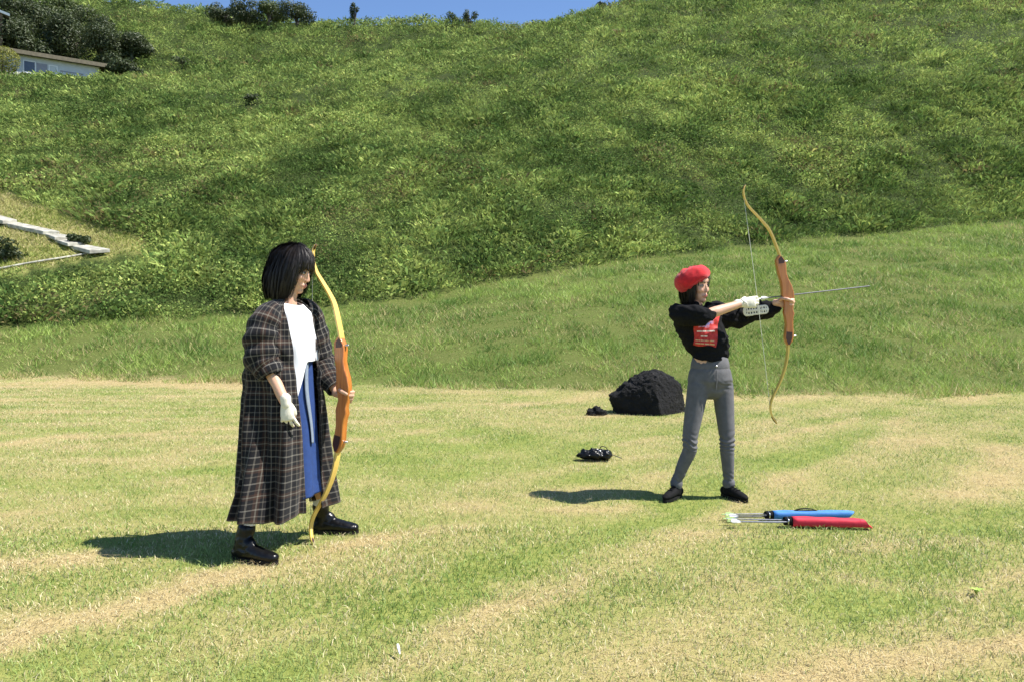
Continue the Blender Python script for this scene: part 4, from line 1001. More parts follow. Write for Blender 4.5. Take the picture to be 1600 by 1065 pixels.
# ------------------------------------------------------------------ woman in the plaid coat
def woman_coat():
    rg = np.random.default_rng(11)
    a = math.radians(25); fw = Vector((math.cos(a), -math.sin(a), 0)); rt = Vector((-math.sin(a), -math.cos(a), 0)); up = Vector((0, 0, 1))
    base = Vector(((446 - 800) / F * 4.2, 4.2, 0))
    t = thing('person', base, 'person in a long dark plaid coat, white top and blue skirt, holding a bow upright', 'person')
    hc, HR = head_frame(P(458, 423, 4.2), (math.cos(math.radians(12)), -math.sin(math.radians(12))), 15, 0)
    nb = P(447, 470, 4.2)
    shR = P(449, 490, 4.2) + rt * 0.15; shL = P(450, 489, 4.2) - rt * 0.15
    elR = P(414, 563, 4.04); wrR = P(447, 631, 3.98)
    elL = P(500, 566, 4.40); wrL = P(527, 612, 4.30)
    hip = P(447, 600, 4.2)
    aR = Vector((P(379, 850, 3.98).x, 3.985, 0.09)); aL = Vector((P(503, 820, 4.5).x, 4.5, 0.09))
    hR = hip + rt * 0.085; hL = hip - rt * 0.085
    kR = hR.lerp(aR, 0.50) + fw * 0.02; kL = hL.lerp(aL, 0.55) + fw * 0.02; kR.z = kL.z = 0.46
    parts = head_parts(hc, HR)
    parts += [tube([nb - up * 0.05, nb + up * 0.02 + fw * 0.01, hc - up * 0.06 - fw * 0.01], [0.06, 0.047, 0.047], rt, 14),
              tube([hip - up * 0.06, hip + up * 0.04, hip + up * 0.16, hip + up * 0.27, nb - up * 0.07, nb - up * 0.015], [(0.13, 0.10), (0.145, 0.105), (0.115, 0.085), (0.13, 0.095), (0.125, 0.075), (0.055, 0.05)], rt, 18)]
    for h_, k_, a_ in ((hR, kR, aR), (hL, kL, aL)):
        parts.append(tube([h_, h_.lerp(k_, 0.5), k_, k_.lerp(a_, 0.35), a_.lerp(k_, 0.2), a_], [0.085, 0.065, 0.046, 0.044, 0.032, 0.030], rt, 14))
        parts.append(tube([a_ - up * 0.02, a_ - up * 0.042 + Vector((0.05, -0.01, 0)), a_ - up * 0.05 + Vector((0.10, -0.02, 0))], [0.030, 0.022, 0.014], up, 10))
    for s_, e_, w_ in ((shR, elR, wrR), (shL, elL, wrL)):
        parts.append(tube([s_, s_.lerp(e_, 0.5), e_, e_.lerp(w_, 0.3), w_], [0.040, 0.040, 0.036, 0.036, 0.024], rt, 12))
    dR = Vector((0.12, -0.02, -1)); sR = fw
    hr = dict(d=dR, n=Vector((-0.1, 1, 0)), s=Vector((1, 0, 0)), curls=[(18, 30, 20), (24, 34, 22), (30, 38, 24), (36, 42, 26)], spread=0.42, fr=0.80, thumb=[(0.012, 0.006, 0.022), (0.040, 0.022, 0.036), (0.064, 0.032, 0.036), (0.082, 0.036, 0.032)])
    parts += hand(wrR, **hr, sc=0.84)
    grip = P(541, 618, 4.235)
    dL = Vector((0.95, -0.25, -0.15)); nL = rt
    wl = grip - dL.normalized() * 0.066 - rt * 0.030; 
    parts += hand(wl, dL, nL, up, [(42, 75, 55), (46, 78, 55), (50, 80, 55), (54, 80, 55)], 0.92, thumb=[(0.012, 0.008, 0.02), (0.022, 0.042, 0.034), (0.052, 0.072, 0.030), (0.085, 0.070, 0.020)])
    parts.append(tube([wrL, wl], [0.024, 0.023], rt, 12))
    me = union('body', parts, 0.0042, 4); skin_colors(me, hc, HR); obj('body', me, M['skin'], t)
    face_details(hc, HR, t)
    obj('hair', hair_mesh(hc, HR, rg, -0.150, -0.168, 0.034, 0.74, n_str=2200, puff=1.06, flare=0.11, wave=0.17), M['hair'], t)
    # glove on the hanging hand
    gp = hand(wrR, **hr, sc=0.84, infl=0.0012, joints=2, tj=2)
    gp.append(tube([wrR - dR.normalized() * 0.03, wrR], [0.028, 0.026], rt, 14))
    obj('glove', union('glove', gp, 0.003, 2), M['glove'], t)

    # --- coat: open sheet, rings from the collar to the hem
    #      z, centre px, fore-aft, sideways, near edge angle, far edge angle
    Rg = [(1.308, 447, 0.060, 0.065, 52, -50), (1.288, 447, 0.085, 0.105, 48, -44), (1.255, 446, 0.110, 0.155, 42, -38), (1.20, 443, 0.135, 0.180, 34, -32), (1.08, 441, 0.158, 0.198, 26, -30), (0.95, 441, 0.168, 0.208, 23, -28),
          (0.80, 443, 0.178, 0.216, 21, -27), (0.60, 445, 0.178, 0.236, 15, -26), (0.40, 446, 0.180, 0.262, 10, -26), (0.26, 446, 0.182, 0.282, 8, -26), (0.200, 446, 0.183, 0.290, 8, -27)]
    zs = [r[0] for r in Rg][::-1]
    nv, nu = 70, 110; V = []; UV = []; Fc = []
    for j in range(nv + 1):
        z = Rg[0][0] + (Rg[-1][0] - Rg[0][0]) * (j / nv) ** 1.0
        f = lambda k: float(np.interp(z, zs, [r[k] for r in Rg][::-1]))
        cx, A, Bq, tn, tf = f(1), f(2), f(3), math.radians(f(4)), math.radians(f(5)); c = Vector(((cx - 800) / F * 4.2, 4.2, z)); dn = max(0, (1.15 - z)) 
        for i in range(nu + 1):
            th = tn + (2 * math.pi + tf - tn) * i / nu
            q = i / nu
            fold = (0.027 + 0.014 * dn) * dn * math.sin(th * 8 + 1.3 + 1.6 * math.sin(z * 3.1 + th)) + 0.014 * dn * math.sin(th * 17 + z * 3 + 0.6) + 0.02 * (float(fbm(th * 2.2, z * 3.0, 3, 201)) - 0.5)
            fold += 0.010 * math.sin(z * 46 + 4 * math.sin(th * 3)) * max(0, 1 - abs(z - 1.0) / 0.25)
            r_ = 1 + fold / max(A, 0.1)
            if abs(i - 0) < 3 or abs(i - nu) < 3: r_ = 1 + 0.6 * fold / max(A, 0.1)
            p = c + fw * (A * math.cos(th) * r_) + rt * (Bq * math.sin(th) * r_)
            if j > nv - 6: p.z += 0.012 * math.sin(th * 5) * (j - nv + 6) / 6
            p.z += 0.05 * max(0, -math.sin(th)) * max(0, 0.4 - z)      # far side hangs a little higher
            V.append(p); UV.append((th * 0.24, z))
    for j in range(nv):
        for i in range(nu):
            k = j * (nu + 1) + i; Fc.append((k, k + 1, k + nu + 2, k + nu + 1))
    coat = sheet('coat', V, Fc, UV, M['plaid'], t, 0.005, 1)
    def wobble(seed, amt):
        def w(an, L, q): return 1 + amt * (0.6 * math.sin(L * 75 + 2.2 * math.sin(an + seed)) * min(1, q * 2) + 1.2 * (float(fbm(an * 1.5 + seed, L * 16, 3, 205)) - 0.5))
        return w
    cuR = elR.lerp(wrR, 0.26)
    V_, F_, U_ = strip_tube([shR + up * 0.015 - rt * 0.06, shR - rt * 0.012 - up * 0.012, shR.lerp(elR, 0.42) + rt * 0.01 - fw * 0.012, elR + rt * 0.005 - fw * 0.004, cuR], [(0.045, 0.05), (0.074, 0.070), (0.086, 0.090), (0.088, 0.092), (0.060, 0.062)], 0.09, fw, 34, 8, wobble(1.0, 0.17))
    sheet('sleeve', V_, F_, U_, M['plaid'], coat, 0.005, 1)
    ax = (wrR - elR).normalized()
    V_, F_, U_ = strip_tube([cuR - ax * 0.03, cuR - ax * 0.012, cuR + ax * 0.012, cuR + ax * 0.026], [(0.060, 0.062), (0.070, 0.072), (0.068, 0.070), (0.054, 0.056)], 0.06, fw, 30, 4, wobble(2.0, 0.05))
    sheet('rolled_cuff', V_, F_, U_, M['plaid'], coat, 0.006, 1)
    cuL = elL.lerp(wrL, 0.88)
    V_, F_, U_ = strip_tube([shL + up * 0.012 + rt * 0.05, shL - up * 0.012, shL.lerp(elL, 0.5) - rt * 0.005, elL, elL.lerp(wrL, 0.5) - up * 0.01, cuL], [(0.06, 0.07), (0.080, 0.080), (0.080, 0.082), (0.078, 0.08), (0.066, 0.066), (0.046, 0.046)], 0.08, fw, 34, 8, wobble(3.0, 0.14))
    sheet('sleeve', V_, F_, U_, M['plaid'], coat, 0.005, 1)
    # collar band following the front edges
    col = MB(); 
    # --- white top
    zz = [1.305, 1.28, 1.24, 1.10, 0.98, 0.85, 0.60]; AA = [0.052, 0.078, 0.110, 0.135, 0.142, 0.150, 0.158]; BBq = [0.056, 0.088, 0.138, 0.160, 0.165, 0.175, 0.185]
    V = []; UV = []; Fc = []; nu, nv = 72, 40
    for j in range(nv + 1):
        for i in range(nu):
            th = 2 * math.pi * i / nu - math.pi; dg = math.degrees(th)
            ztop = 1.300 - 0.025 * max(0, math.cos(th))
            zbot = 0.985 - 0.36 * min(1, max(0, (dg - 6) / 40)) if -60 < dg < 180 else 0.9
            zbot = zbot if dg > -60 else 0.985
            z = ztop + (zbot - ztop) * j / nv
            A = float(np.interp(z, zz[::-1], AA[::-1])); Bq = float(np.interp(z, zz[::-1], BBq[::-1]))
            fo = 0.006 * math.sin(th * 11 + 2 + 2 * z) * max(0, 1.25 - z) * 3 + 0.030 * (float(fbm(th * 3, z * 7, 3, 211)) - 0.5)
            c = Vector(((448 - 800) / F * 4.2, 4.2, z))
            V.append(c + fw * ((A + fo) * math.cos(th)) + rt * ((Bq + fo) * math.sin(th))); UV.append((th, z))
    for j in range(nv):
        for i in range(nu): Fc.append((j * nu + i, j * nu + (i + 1) % nu, (j + 1) * nu + (i + 1) % nu, (j + 1) * nu + i))
    sheet('white_top', V, Fc, UV, M['shirt'], t, 0.003, 1)
    # --- skirt
    def skp(th, z, o=0.0):
        A = float(np.interp(z, [0.25, 1.0], [0.166, 0.122])); Bq = float(np.interp(z, [0.25, 1.0], [0.200, 0.150]))
        fo = 0.012 * math.sin(th * 10 + 1.0) * (1.0 - z) + o; c = Vector(((447 - 800) / F * 4.2, 4.2, z))
        return c + fw * ((A + fo) * math.cos(th)) + rt * ((Bq + fo) * math.sin(th))
    V = []; UV = []; Fc = []; nu, nv = 90, 36
    for j in range(nv + 1):
        for i in range(nu): th = 2 * math.pi * i / nu; z = 1.0 + (0.262 + 0.03 * math.sin(th + 2.2) - 1.0) * j / nv; V.append(skp(th, z)); UV.append((th, z))
    for j in range(nv):
        for i in range(nu): Fc.append((j * nu + i, j * nu + (i + 1) % nu, (j + 1) * nu + (i + 1) % nu, (j + 1) * nu + i))
    skirt = sheet('skirt', V, Fc, UV, M['skirt'], t, 0.003, 1)
    V = []; Fc = []; UV = []
    for j in range(21):
        z = 0.99 - 0.43 * j / 20; t0 = math.radians(-2 + 5 * math.sin(j * 0.25)); 
        for k, dt in enumerate((-0.085, 0.0, 0.085)): V.append(skp(t0 + dt * (0.9 + 0.1 * j / 20), z, 0.012 + (0.004 if k == 1 else 0))); UV.append((k, z))
    for j in range(20):
        for k in range(2): Fc.append((j * 3 + k, j * 3 + k + 1, j * 3 + k + 4, j * 3 + k + 3))
    sheet('ribbon', V, Fc, UV, M['ribbon'], skirt, 0.002, 1)
    # --- boots and socks
    for an, kn, fd in ((aR, kR, Vector((0.93, -0.36, 0)).normalized()), (aL, kL, Vector((1, -0.06, 0)).normalized())):
        lx = (kn - an) / (kn.z - an.z)
        g = Vector((an.x, an.y, 0)); sd = Vector((-fd.y, fd.x, 0))
        up_ = [tube([g + up * 0.045 - fd * 0.008, an + lx * 0.01, an + lx * 0.068], [(0.038, 0.047), (0.037, 0.043), (0.043, 0.047)], sd, 18),
               tube([g + up * 0.042 - fd * 0.03, g + up * 0.05 + fd * 0.05, g + up * 0.043 + fd * 0.11, g + up * 0.036 + fd * 0.17, g + up * 0.034 + fd * 0.190], [(0.034, 0.034), (0.038, 0.042), (0.042, 0.034), (0.038, 0.026), (0.030, 0.022)], sd, 16, fine=3),
               ell(g + up * 0.078 + fd * 0.035, (0.045, 0.034, 0.045), Matrix((fd, sd, up)).transposed())]
        m1 = union('boot', up_, 0.005, 5); co = get_co(m1); co[:, 2] = np.maximum(co[:, 2], 0.020); 
        nn = fbm(co[:, 0] * 60, co[:, 2] * 70 + co[:, 1] * 40, 3, 221) - 0.5; co += get_no(m1) * (nn * 0.004)[:, None]; set_co(m1, co)
        bt = obj('boot', m1, M['leather'], t)
        V = []; nS = 28
        for zi in (0.002, 0.022):
            for k in range(nS):
                th = 2 * math.pi * k / nS; x = 0.072 + 0.140 * math.cos(th); y = (0.040 + 0.006 * math.cos(th)) * math.sin(th) * (1 - 0.10 * (1 - math.cos(2 * (th - 0.0))) / 2)
                V.append(g + fd * x + sd * y + up * zi)
        Fc = [tuple(range(nS))[::-1], tuple(range(nS, 2 * nS))] + [(k, (k + 1) % nS, nS + (k + 1) % nS, nS + k) for k in range(nS)]
        obj('sole', mesh_from('sole', V, Fc, smooth=True, sharp=40), M['sole'], bt)
        b0 = an + lx * 0.115 - fd * 0.048
        obj('pull_loop', MB().add(tube([b0 - up * 0.02, b0 + up * 0.012 - fd * 0.012, b0 + up * 0.006 - fd * 0.034, b0 - up * 0.006 - fd * 0.03], [(0.007, 0.0022)] * 4, sd, 8, fine=4)).mesh('pull_loop'), M['leather'], bt)
        obj('sock', MB().add(tube([an + lx * 0.06, an + lx * 0.108, an + lx * 0.118], [(0.036, 0.039), (0.0385, 0.041), (0.037, 0.039)], sd, 18)).mesh('sock'), M['sock'], t)
    return t
woman_coat()
make_bow('tall orange wooden recurve bow held upright by the person in the plaid coat', P(490.5, 620, 4.30), P(490, 390, 4.34) - P(491.5, 850, 4.265), Vector((math.cos(math.radians(24)), -math.sin(math.radians(24)), 0)))

# ------------------------------------------------------------------ archer in the red beret
def woman_beret():
    rg = np.random.default_rng(21); D0 = 5.4; up = Vector((0, 0, 1))
    b = math.radians(32); fw = Vector((math.sin(b), -math.cos(b), 0)); lf = Vector((math.cos(b), math.sin(b), 0))
    base = Vector(((1097 - 800) / F * D0, D0, 0))
    t = thing('person', base, 'person in a red beret, black sweater and grey jeans aiming a drawn bow', 'person')
    hb = math.radians(40); hc, HR = head_frame(P(1087, 447, D0), (math.sin(hb), -math.cos(hb)), 4, 4)
    hs = 0.98
    nb = P(1087, 485, D0 + 0.01)
    shR = P(1062, 492, 5.34); elR = P(1100, 493, 5.19); wrR = P(1159, 474, 5.27)
    shL = P(1118, 490, 5.50); elL = P(1170, 490, 5.52); wrL = P(1216, 478, 5.47)
    hip = P(1109, 590, D0)
    hR = P(1091, 598, D0 - 0.02); kR = P(1078, 690, D0 - 0.06); aR = Vector((P(1056, 766, D0).x, D0 - 0.02, 0.075))
    hL = P(1129, 598, D0 + 0.03); kL = P(1136, 690, D0 - 0.02); aL = Vector((P(1138, 766, D0).x, D0 - 0.01, 0.075))
    parts = head_parts(hc, HR, hs)
    parts += [tube([nb - up * 0.05, nb + up * 0.02, hc - up * 0.055], [0.055, 0.044, 0.045], lf, 14),
              tube([hip - up * 0.01, hip + up * 0.04, hip + up * 0.10, P(1104, 545, D0), P(1096, 515, D0), P(1089, 492, D0), nb], [(0.08, 0.06), (0.115, 0.085), (0.118, 0.085), (0.108, 0.08), (0.118, 0.085), (0.12, 0.075), (0.055, 0.05)], lf, 18)]
    for h_, k_, a_, fd_ in ((hR, kR, aR, Vector((-0.62, -0.78, 0))), (hL, kL, aL, Vector((0.45, -0.89, 0)))):
        parts.append(tube([h_, h_.lerp(k_, 0.5), k_, k_.lerp(a_, 0.35), a_ + up * 0.05, a_], [0.058, 0.048, 0.035, 0.034, 0.025, 0.024], lf, 14))
        parts.append(tube([a_ - up * 0.01, a_ - up * 0.035 + fd_ * 0.05, a_ - up * 0.042 + fd_ * 0.10], [0.030, 0.022, 0.014], up, 10))
    for s_, e_, w_ in ((shR, elR, wrR), (shL, elL, wrL)):
        parts.append(tube([s_, s_.lerp(e_, 0.5), e_, e_.lerp(w_, 0.3), w_], [0.045, 0.041, 0.036, 0.036, 0.024], up, 12))
    dR = Vector((1, 0.06, 0.10)); sR = up; footR = Vector((-0.62, -0.78, 0)).normalized(); footL = Vector((0.45, -0.89, 0)).normalized()
    hr = dict(d=dR, n=Vector((0, 1, -0.1)), s=sR, curls=[(12, 60, 60), (14, 64, 60), (16, 66, 60), (40, 70, 50)])
    thumbR = [(0.012, 0.006, 0.02), (0.035, 0.028, 0.034), (0.058, 0.04, 0.026), (0.075, 0.044, 0.018)]
    parts += hand(wrR, **hr, sc=0.92, thumb=thumbR)
    grip = P(1233, 474, 5.4); dL = Vector((1, -0.1, -0.05)); rtn = Vector((0, -1, 0))
    wl = grip - dL.normalized() * 0.066 - rtn * 0.030
    parts += hand(wl, dL, rtn, up, [(40, 78, 60), (44, 80, 60), (48, 82, 60), (54, 82, 60)], 0.92, thumb=[(0.012, 0.008, 0.02), (0.022, 0.042, 0.034), (0.052, 0.070, 0.028), (0.088, 0.068, 0.016)])
    parts.append(tube([wrL, wl], [0.024, 0.023], up, 12))
    me = union('body', parts, 0.0042, 4); skin_colors(me, hc, HR, hs, base=(0.62, 0.37, 0.25)); obj('body', me, M['skin'], t)
    face_details(hc, HR, t, hs)
    obj('hair', hair_mesh(hc, HR, rg, -0.12, -0.15, 0.075, 0.72, n_str=900, puff=0.96, sc=hs, rz=0.088), M['hair'], t)
    # glove on the drawing hand
    gp = hand(wrR, **hr, sc=0.92, infl=0.0028, joints=2, tj=2, thumb=thumbR); gp.append(tube([wrR - dR.normalized() * 0.03, wrR], [0.029, 0.027], up, 14))
    gl = obj('glove', union('glove', gp, 0.0038, 3), M['glove'], t)
    obj('wrist_strap', MB().add(tube([wrR - dR * 0.004 + up * 0.03 - Vector((0, 0.012, 0)), wrR + dR * 0.02 - Vector((0, 0.03, 0)), wrR + dR * 0.035 - up * 0.03 - Vector((0, 0.012, 0))], [(0.007, 0.002)] * 3, dR, 8, fine=3)).mesh('wrist_strap'), M['guard'], gl)
    # --- beret
    bc = P(1082, 436.5, D0); ax = Vector((-0.34, 0.06, 1)).normalized(); s1 = Vector((0, 1, 0)).cross(ax).normalized(); s2 = ax.cross(s1)
    prof = [(0.090, -0.046), (0.099, -0.040), (0.115, -0.026), (0.126, -0.002), (0.124, 0.024), (0.110, 0.048), (0.080, 0.066), (0.040, 0.074), (0.0, 0.076)]
    V = []; Fc = []; nu = 64; pr = catmull([Vector((x, y, 0)) for x, y in prof], 4); m = len(pr)
    for j, p in enumerate(pr):
        for i in range(nu):
            th = 2 * math.pi * i / nu; q = max(0.0, min(1.0, (p.y + 0.04) / 0.1)); back = -math.cos(th)
            rr = p.x * (1 + 0.03 * math.sin(th * 5 + 1) * q * (1 - q) * 4 + 0.13 * (float(fbm(th * 2.5, j * 0.12, 3, 231)) - 0.5) * q)
            zz = p.y + 0.034 * (float(fbm(th * 2.0 + 4, p.x * 22, 3, 233)) - 0.5) - 0.014 * back * (1 - q)
            V.append(bc + s1 * (rr * math.cos(th) * 0.98) + s2 * (rr * math.sin(th)) + ax * zz)
    for j in range(m - 1):
        for i in range(nu): Fc.append((j * nu + i, j * nu + (i + 1) % nu, (j + 1) * nu + (i + 1) % nu, (j + 1) * nu + i))
    be = sheet('beret', V, Fc, None, M['beret'], t, 0.004, 1)
    # --- sweater
    sp = [tube([P(1111, 560, D0), P(1110, 540, D0), P(1103, 520, D0), P(1095, 503, D0), P(1089, 490, D0), nb + up * 0.005], [(0.132, 0.098), (0.135, 0.102), (0.140, 0.108), (0.142, 0.104), (0.128, 0.088), (0.066, 0.06)], lf, 22, fine=3),
          tube([P(1072, 492, 5.36), shR, P(1084, 492, 5.235), elR, elR.lerp(wrR, 0.16)], [0.070, 0.070, 0.062, 0.055, 0.046], up, 16, fine=3),
          tube([P(1060, 488, 5.37), P(1072, 515, 5.38), P(1088, 545, 5.38)], [0.062, 0.064, 0.05], up, 14, fine=3),
          tube([P(1108, 492, 5.46), shL, P(1140, 497, 5.52), P(1165, 494, 5.52), P(1188, 487, 5.50), P(1202, 484, 5.49), P(1213, 480, 5.475)], [(0.085, 0.08), (0.088, 0.08), (0.084, 0.072), (0.066, 0.062), (0.062, 0.060), (0.064, 0.062), (0.040, 0.04)], up, 16, fine=3),
          tube([nb - up * 0.01, nb + up * 0.035], [0.064, 0.056], lf, 16)]
    me = union('sweater', sp, 0.007, 6); co = get_co(me); no = get_no(me)
    nz = fbm(co[:, 0] * 10 + co[:, 1] * 5, co[:, 2] * 18, 3, 241) - 0.5; rid = np.abs(fbm(co[:, 0] * 8 + co[:, 2] * 9, co[:, 2] * 7 - co[:, 0] * 4, 3, 243) - 0.5)
    co += no * (nz * 0.028 - rid * 0.07 + 0.008)[:, None]
    hem = 0.927 + 0.006 * np.sin(co[:, 0] * 60) + 0.03 * np.clip((P(1092, 560, D0).x - co[:, 0]) / 0.05, 0, 1); co[:, 2] = np.maximum(co[:, 2], hem); set_co(me, co)
    sw = obj('sweater', me, M['sweater'], t)
    # --- print: grid laid on the sweater front
    from mathutils.bvhtree import BVHTree
    bv = BVHTree.FromPolygons([Vector(v) for v in co], [tuple(p.vertices) for p in me.polygons])
    V = []; UV = []; Fc = []; n1, n2 = 22, 26
    TL, TR, BR, BL_ = (1086, 494), (1124, 489), (1119, 541), (1084, 538)
    dirn = Vector((0.25, 1, 0)).normalized()
    for j in range(n2 + 1):
        for i in range(n1 + 1):
            u = i / n1; v = j / n2; u += 0.025 * math.sin(v * 9 + 1) * (abs(u - 0.5) * 2) ** 4; v += 0.03 * math.sin(u * 7) * (abs(v - 0.5) * 2) ** 4
            x = (TL[0] * (1 - u) + TR[0] * u) * (1 - v) + (BL_[0] * (1 - u) + BR[0] * u) * v; y = (TL[1] * (1 - u) + TR[1] * u) * (1 - v) + (BL_[1] * (1 - u) + BR[1] * u) * v
            q = P(x, y, 5.30); 
            o0 = P(x, y, 5.4) - dirn * 0.17
            h = bv.ray_cast(o0, dirn); V.append((h[0] if h[0] else P(x, y, 5.30)) - dirn * 0.0035); UV.append((u, 1 - v))
    for j in range(n2):
        for i in range(n1): k = j * (n1 + 1) + i; Fc.append((k, k + 1, k + n1 + 2, k + n1 + 1))
    pm = mesh_from('chest_print', V, Fc, UV); pm.transform(Matrix.Translation(ORG[t.name])) if False else None
    obj('chest_print', pm, M['print'], sw)
    # --- jeans
    hj = math.radians(8); lfj = Vector((math.cos(hj), math.sin(hj), 0)); fwj = Vector((math.sin(hj), -math.cos(hj), 0))
    jp = [tube([P(1109.5, 569, D0), P(1109.5, 580, D0), P(1109.5, 594, D0), P(1109.5, 603, D0)], [(0.122, 0.095), (0.145, 0.108), (0.158, 0.110), (0.135, 0.090)], lfj, 20, fine=3)]
    for h_, k_, a_, s_ in ((hR, kR, aR, 1), (hL, kL, aL, -1)):
        jp.append(tube([h_ - up * 0.02, h_.lerp(k_, 0.45), k_ + up * 0.03, k_ - up * 0.05, k_.lerp(a_, 0.5), a_ + up * 0.03, a_ + up * 0.002], [(0.072, 0.082), (0.064, 0.070), (0.051, 0.054), (0.048, 0.052), (0.042, 0.047), (0.033, 0.037), (0.034, 0.038)], lfj, 18, fine=3))
    me = union('jeans', jp, 0.006, 16); co = get_co(me); no = get_no(me)
    cr = np.zeros(len(co))
    for k_, z0, amp, sp_ in ((kR, kR.z, 0.0042, 0.05), (kL, kL.z, 0.0042, 0.06), (aR, 0.14, 0.0028, 0.04), (aL, 0.14, 0.0028, 0.04), (hL, hL.z - 0.01, 0.002, 0.04)):
        near = np.exp(-((co[:, 2] - z0) / sp_) ** 2) * (np.abs(co[:, 0] - k_.x) < 0.11)
        cr += near * amp * np.sin((co[:, 2] + 0.25 * (co[:, 0] - k_.x) + 0.09 * fbm(co[:, 0] * 14, co[:, 2] * 10, 2, 251)) * 2 * math.pi / 0.034) * (0.3 + 1.2 * fbm(co[:, 0] * 20, co[:, 2] * 24, 2, 253))
    co += no * cr[:, None]; set_co(me, co)
    jn = obj('jeans', me, M['jeans'], t)
    obj('waistband', MB().add(tube([P(1109.5, 573, D0), P(1109.5, 567, D0)], [(0.134, 0.103), (0.131, 0.100)], lfj, 28)).mesh('waistband'), M['jeans'], jn)
    obj('button', MB().add(ell(P(1109.5, 570, D0) + fwj * 0.108 , (0.008, 0.008, 0.008), None, 10, 8)).mesh('button'), M['metal'], jn)
    obj('fly_seam', MB().add(tube([P(1109.5, 576, D0) + fwj * 0.112, P(1109.5, 590, D0) + fwj * 0.113, P(1109.5, 606, D0) + fwj * 0.106], [(0.004, 0.002)] * 3, lfj, 6, fine=3)).mesh('fly_seam'), M['jeans'], jn)
    for a_ in (aR, aL):
        obj('rolled_hem', MB().add(tube([a_ + up * 0.0, a_ + up * 0.012, a_ + up * 0.038, a_ + up * 0.046], [(0.036, 0.038), (0.041, 0.044), (0.041, 0.044), (0.036, 0.039)], lfj, 20)).mesh('rolled_hem'), M['jeans'], jn)
    # --- shoes
    for a_, fd in ((aR, Vector((-0.62, -0.78, 0)).normalized()), (aL, Vector((0.45, -0.89, 0)).normalized())):
        g = Vector((a_.x, a_.y, 0)); sd = Vector((-fd.y, fd.x, 0))
        pp = [tube([g + up * 0.042 - fd * 0.045, g + up * 0.05 + fd * 0.02, g + up * 0.042 + fd * 0.09, g + up * 0.034 + fd * 0.145, g + up * 0.03 + fd * 0.165], [(0.028, 0.032), (0.031, 0.036), (0.034, 0.028), (0.030, 0.020), (0.020, 0.013)], sd, 16, fine=3),
              tube([g + up * 0.04, g + up * 0.085], [(0.036, 0.042), (0.036, 0.04)], sd, 16)]
        m1 = union('shoe', pp, 0.005, 4); co = get_co(m1); co[:, 2] = np.maximum(co[:, 2], 0.018); set_co(m1, co); sh = obj('shoe', m1, M['black_canvas'], t)
        V = []; nS = 26
        for zi in (0.002, 0.02):
            for k in range(nS):
                th = 2 * math.pi * k / nS; V.append(g + fd * (0.052 + 0.128 * math.cos(th)) + sd * ((0.032 + 0.004 * math.cos(th)) * math.sin(th)) + up * zi)
        Fc = [tuple(range(nS))[::-1], tuple(range(nS, 2 * nS))] + [(k, (k + 1) % nS, nS + (k + 1) % nS, nS + k) for k in range(nS)]
        obj('sole', mesh_from('sole', V, Fc, smooth=True, sharp=40), M['sole'], sh)
        for q in range(3):
            c0 = g + fd * (0.05 + 0.022 * q) + up * (0.088 - 0.009 * q); obj('lace', MB().add(tube([c0 - sd * 0.018, c0 + up * 0.004, c0 + sd * 0.018], [0.0028] * 3, up, 6)).mesh('lace'), M['black_canvas'], sh)
    # --- perforated arm guard strapped to the bow arm
    X = (P(1200, 483, 5.3) - P(1162, 487, 5.3)).normalized(); Zn = Vector((0, -1, 0)); Yv = Zn.cross(X).normalized()
    if Yv.z < 0: Yv = -Yv
    gc = P(1181, 485, 5.405); nx, ny = 40, 16; Lg, Wg = 0.176, 0.068; V = []; Fc = []
    for j in range(ny + 1):
        for i in range(nx + 1):
            x = (i / nx - 0.5) * Lg; y = (j / ny - 0.5); e = abs(x) / (Lg / 2); wd = Wg * (0.86 + 0.14 * (1 if x < -0.02 else 0.4)) * (math.sqrt(max(0.0, 1 - max(0, (e - 0.72) / 0.28) ** 2)) * 0.9 + 0.1)
            yy = y * wd; V.append(gc + X * x + Yv * yy + Vector((0, 3.0 * yy * yy, 0)))
    for j in range(ny):
        for i in range(nx):
            hole = (j in (3, 4, 5, 10, 11, 12)) and (i % 4 in (0, 1)) and (5 < i < 22 or 28 < i < 37)
            hole = hole or (i in (5, 27) and 3 < j < 12 and j not in (7, 8))
            if not hole: k = j * (nx + 1) + i; Fc.append((k, k + 1, k + nx + 2, k + nx + 1))
    gd = sheet('arm_guard', V, Fc, None, M['guard'], t, 0.004, 0)
    for xx in (-0.05, 0.045):
        c0 = gc + X * xx; obj('strap', MB().add(tube([c0 + Yv * 0.034 + Vector((0, 0.004, 0)), c0 + Yv * 0.07 + Vector((0, 0.05, 0)), c0 + Vector((0, 0.17, 0)) + Yv * 0.03, c0 - Yv * 0.06 + Vector((0, 0.10, 0)), c0 - Yv * 0.034 + Vector((0, 0.004, 0))], [(0.008, 0.0015)] * 5, X, 8, fine=4)).mesh('strap'), M['black_canvas'], gd)
    return t
woman_beret()
nock2 = P(1186, 466, 5.33)
make_bow('orange wooden recurve bow drawn by the person in the red beret', P(BMID.x, BMID.y, 5.4), Vector((BC.x, 0, -BC.y)), Vector((BP.x, 0, -BP.y)), nock=P(1183.5, 467, 5.36))
make_arrow('grey arrow nocked on the drawn bow pointing right', P(1185, 467, 5.365), P(1360, 447, 5.585), 'shaft', 'vane_white', r=0.0042)

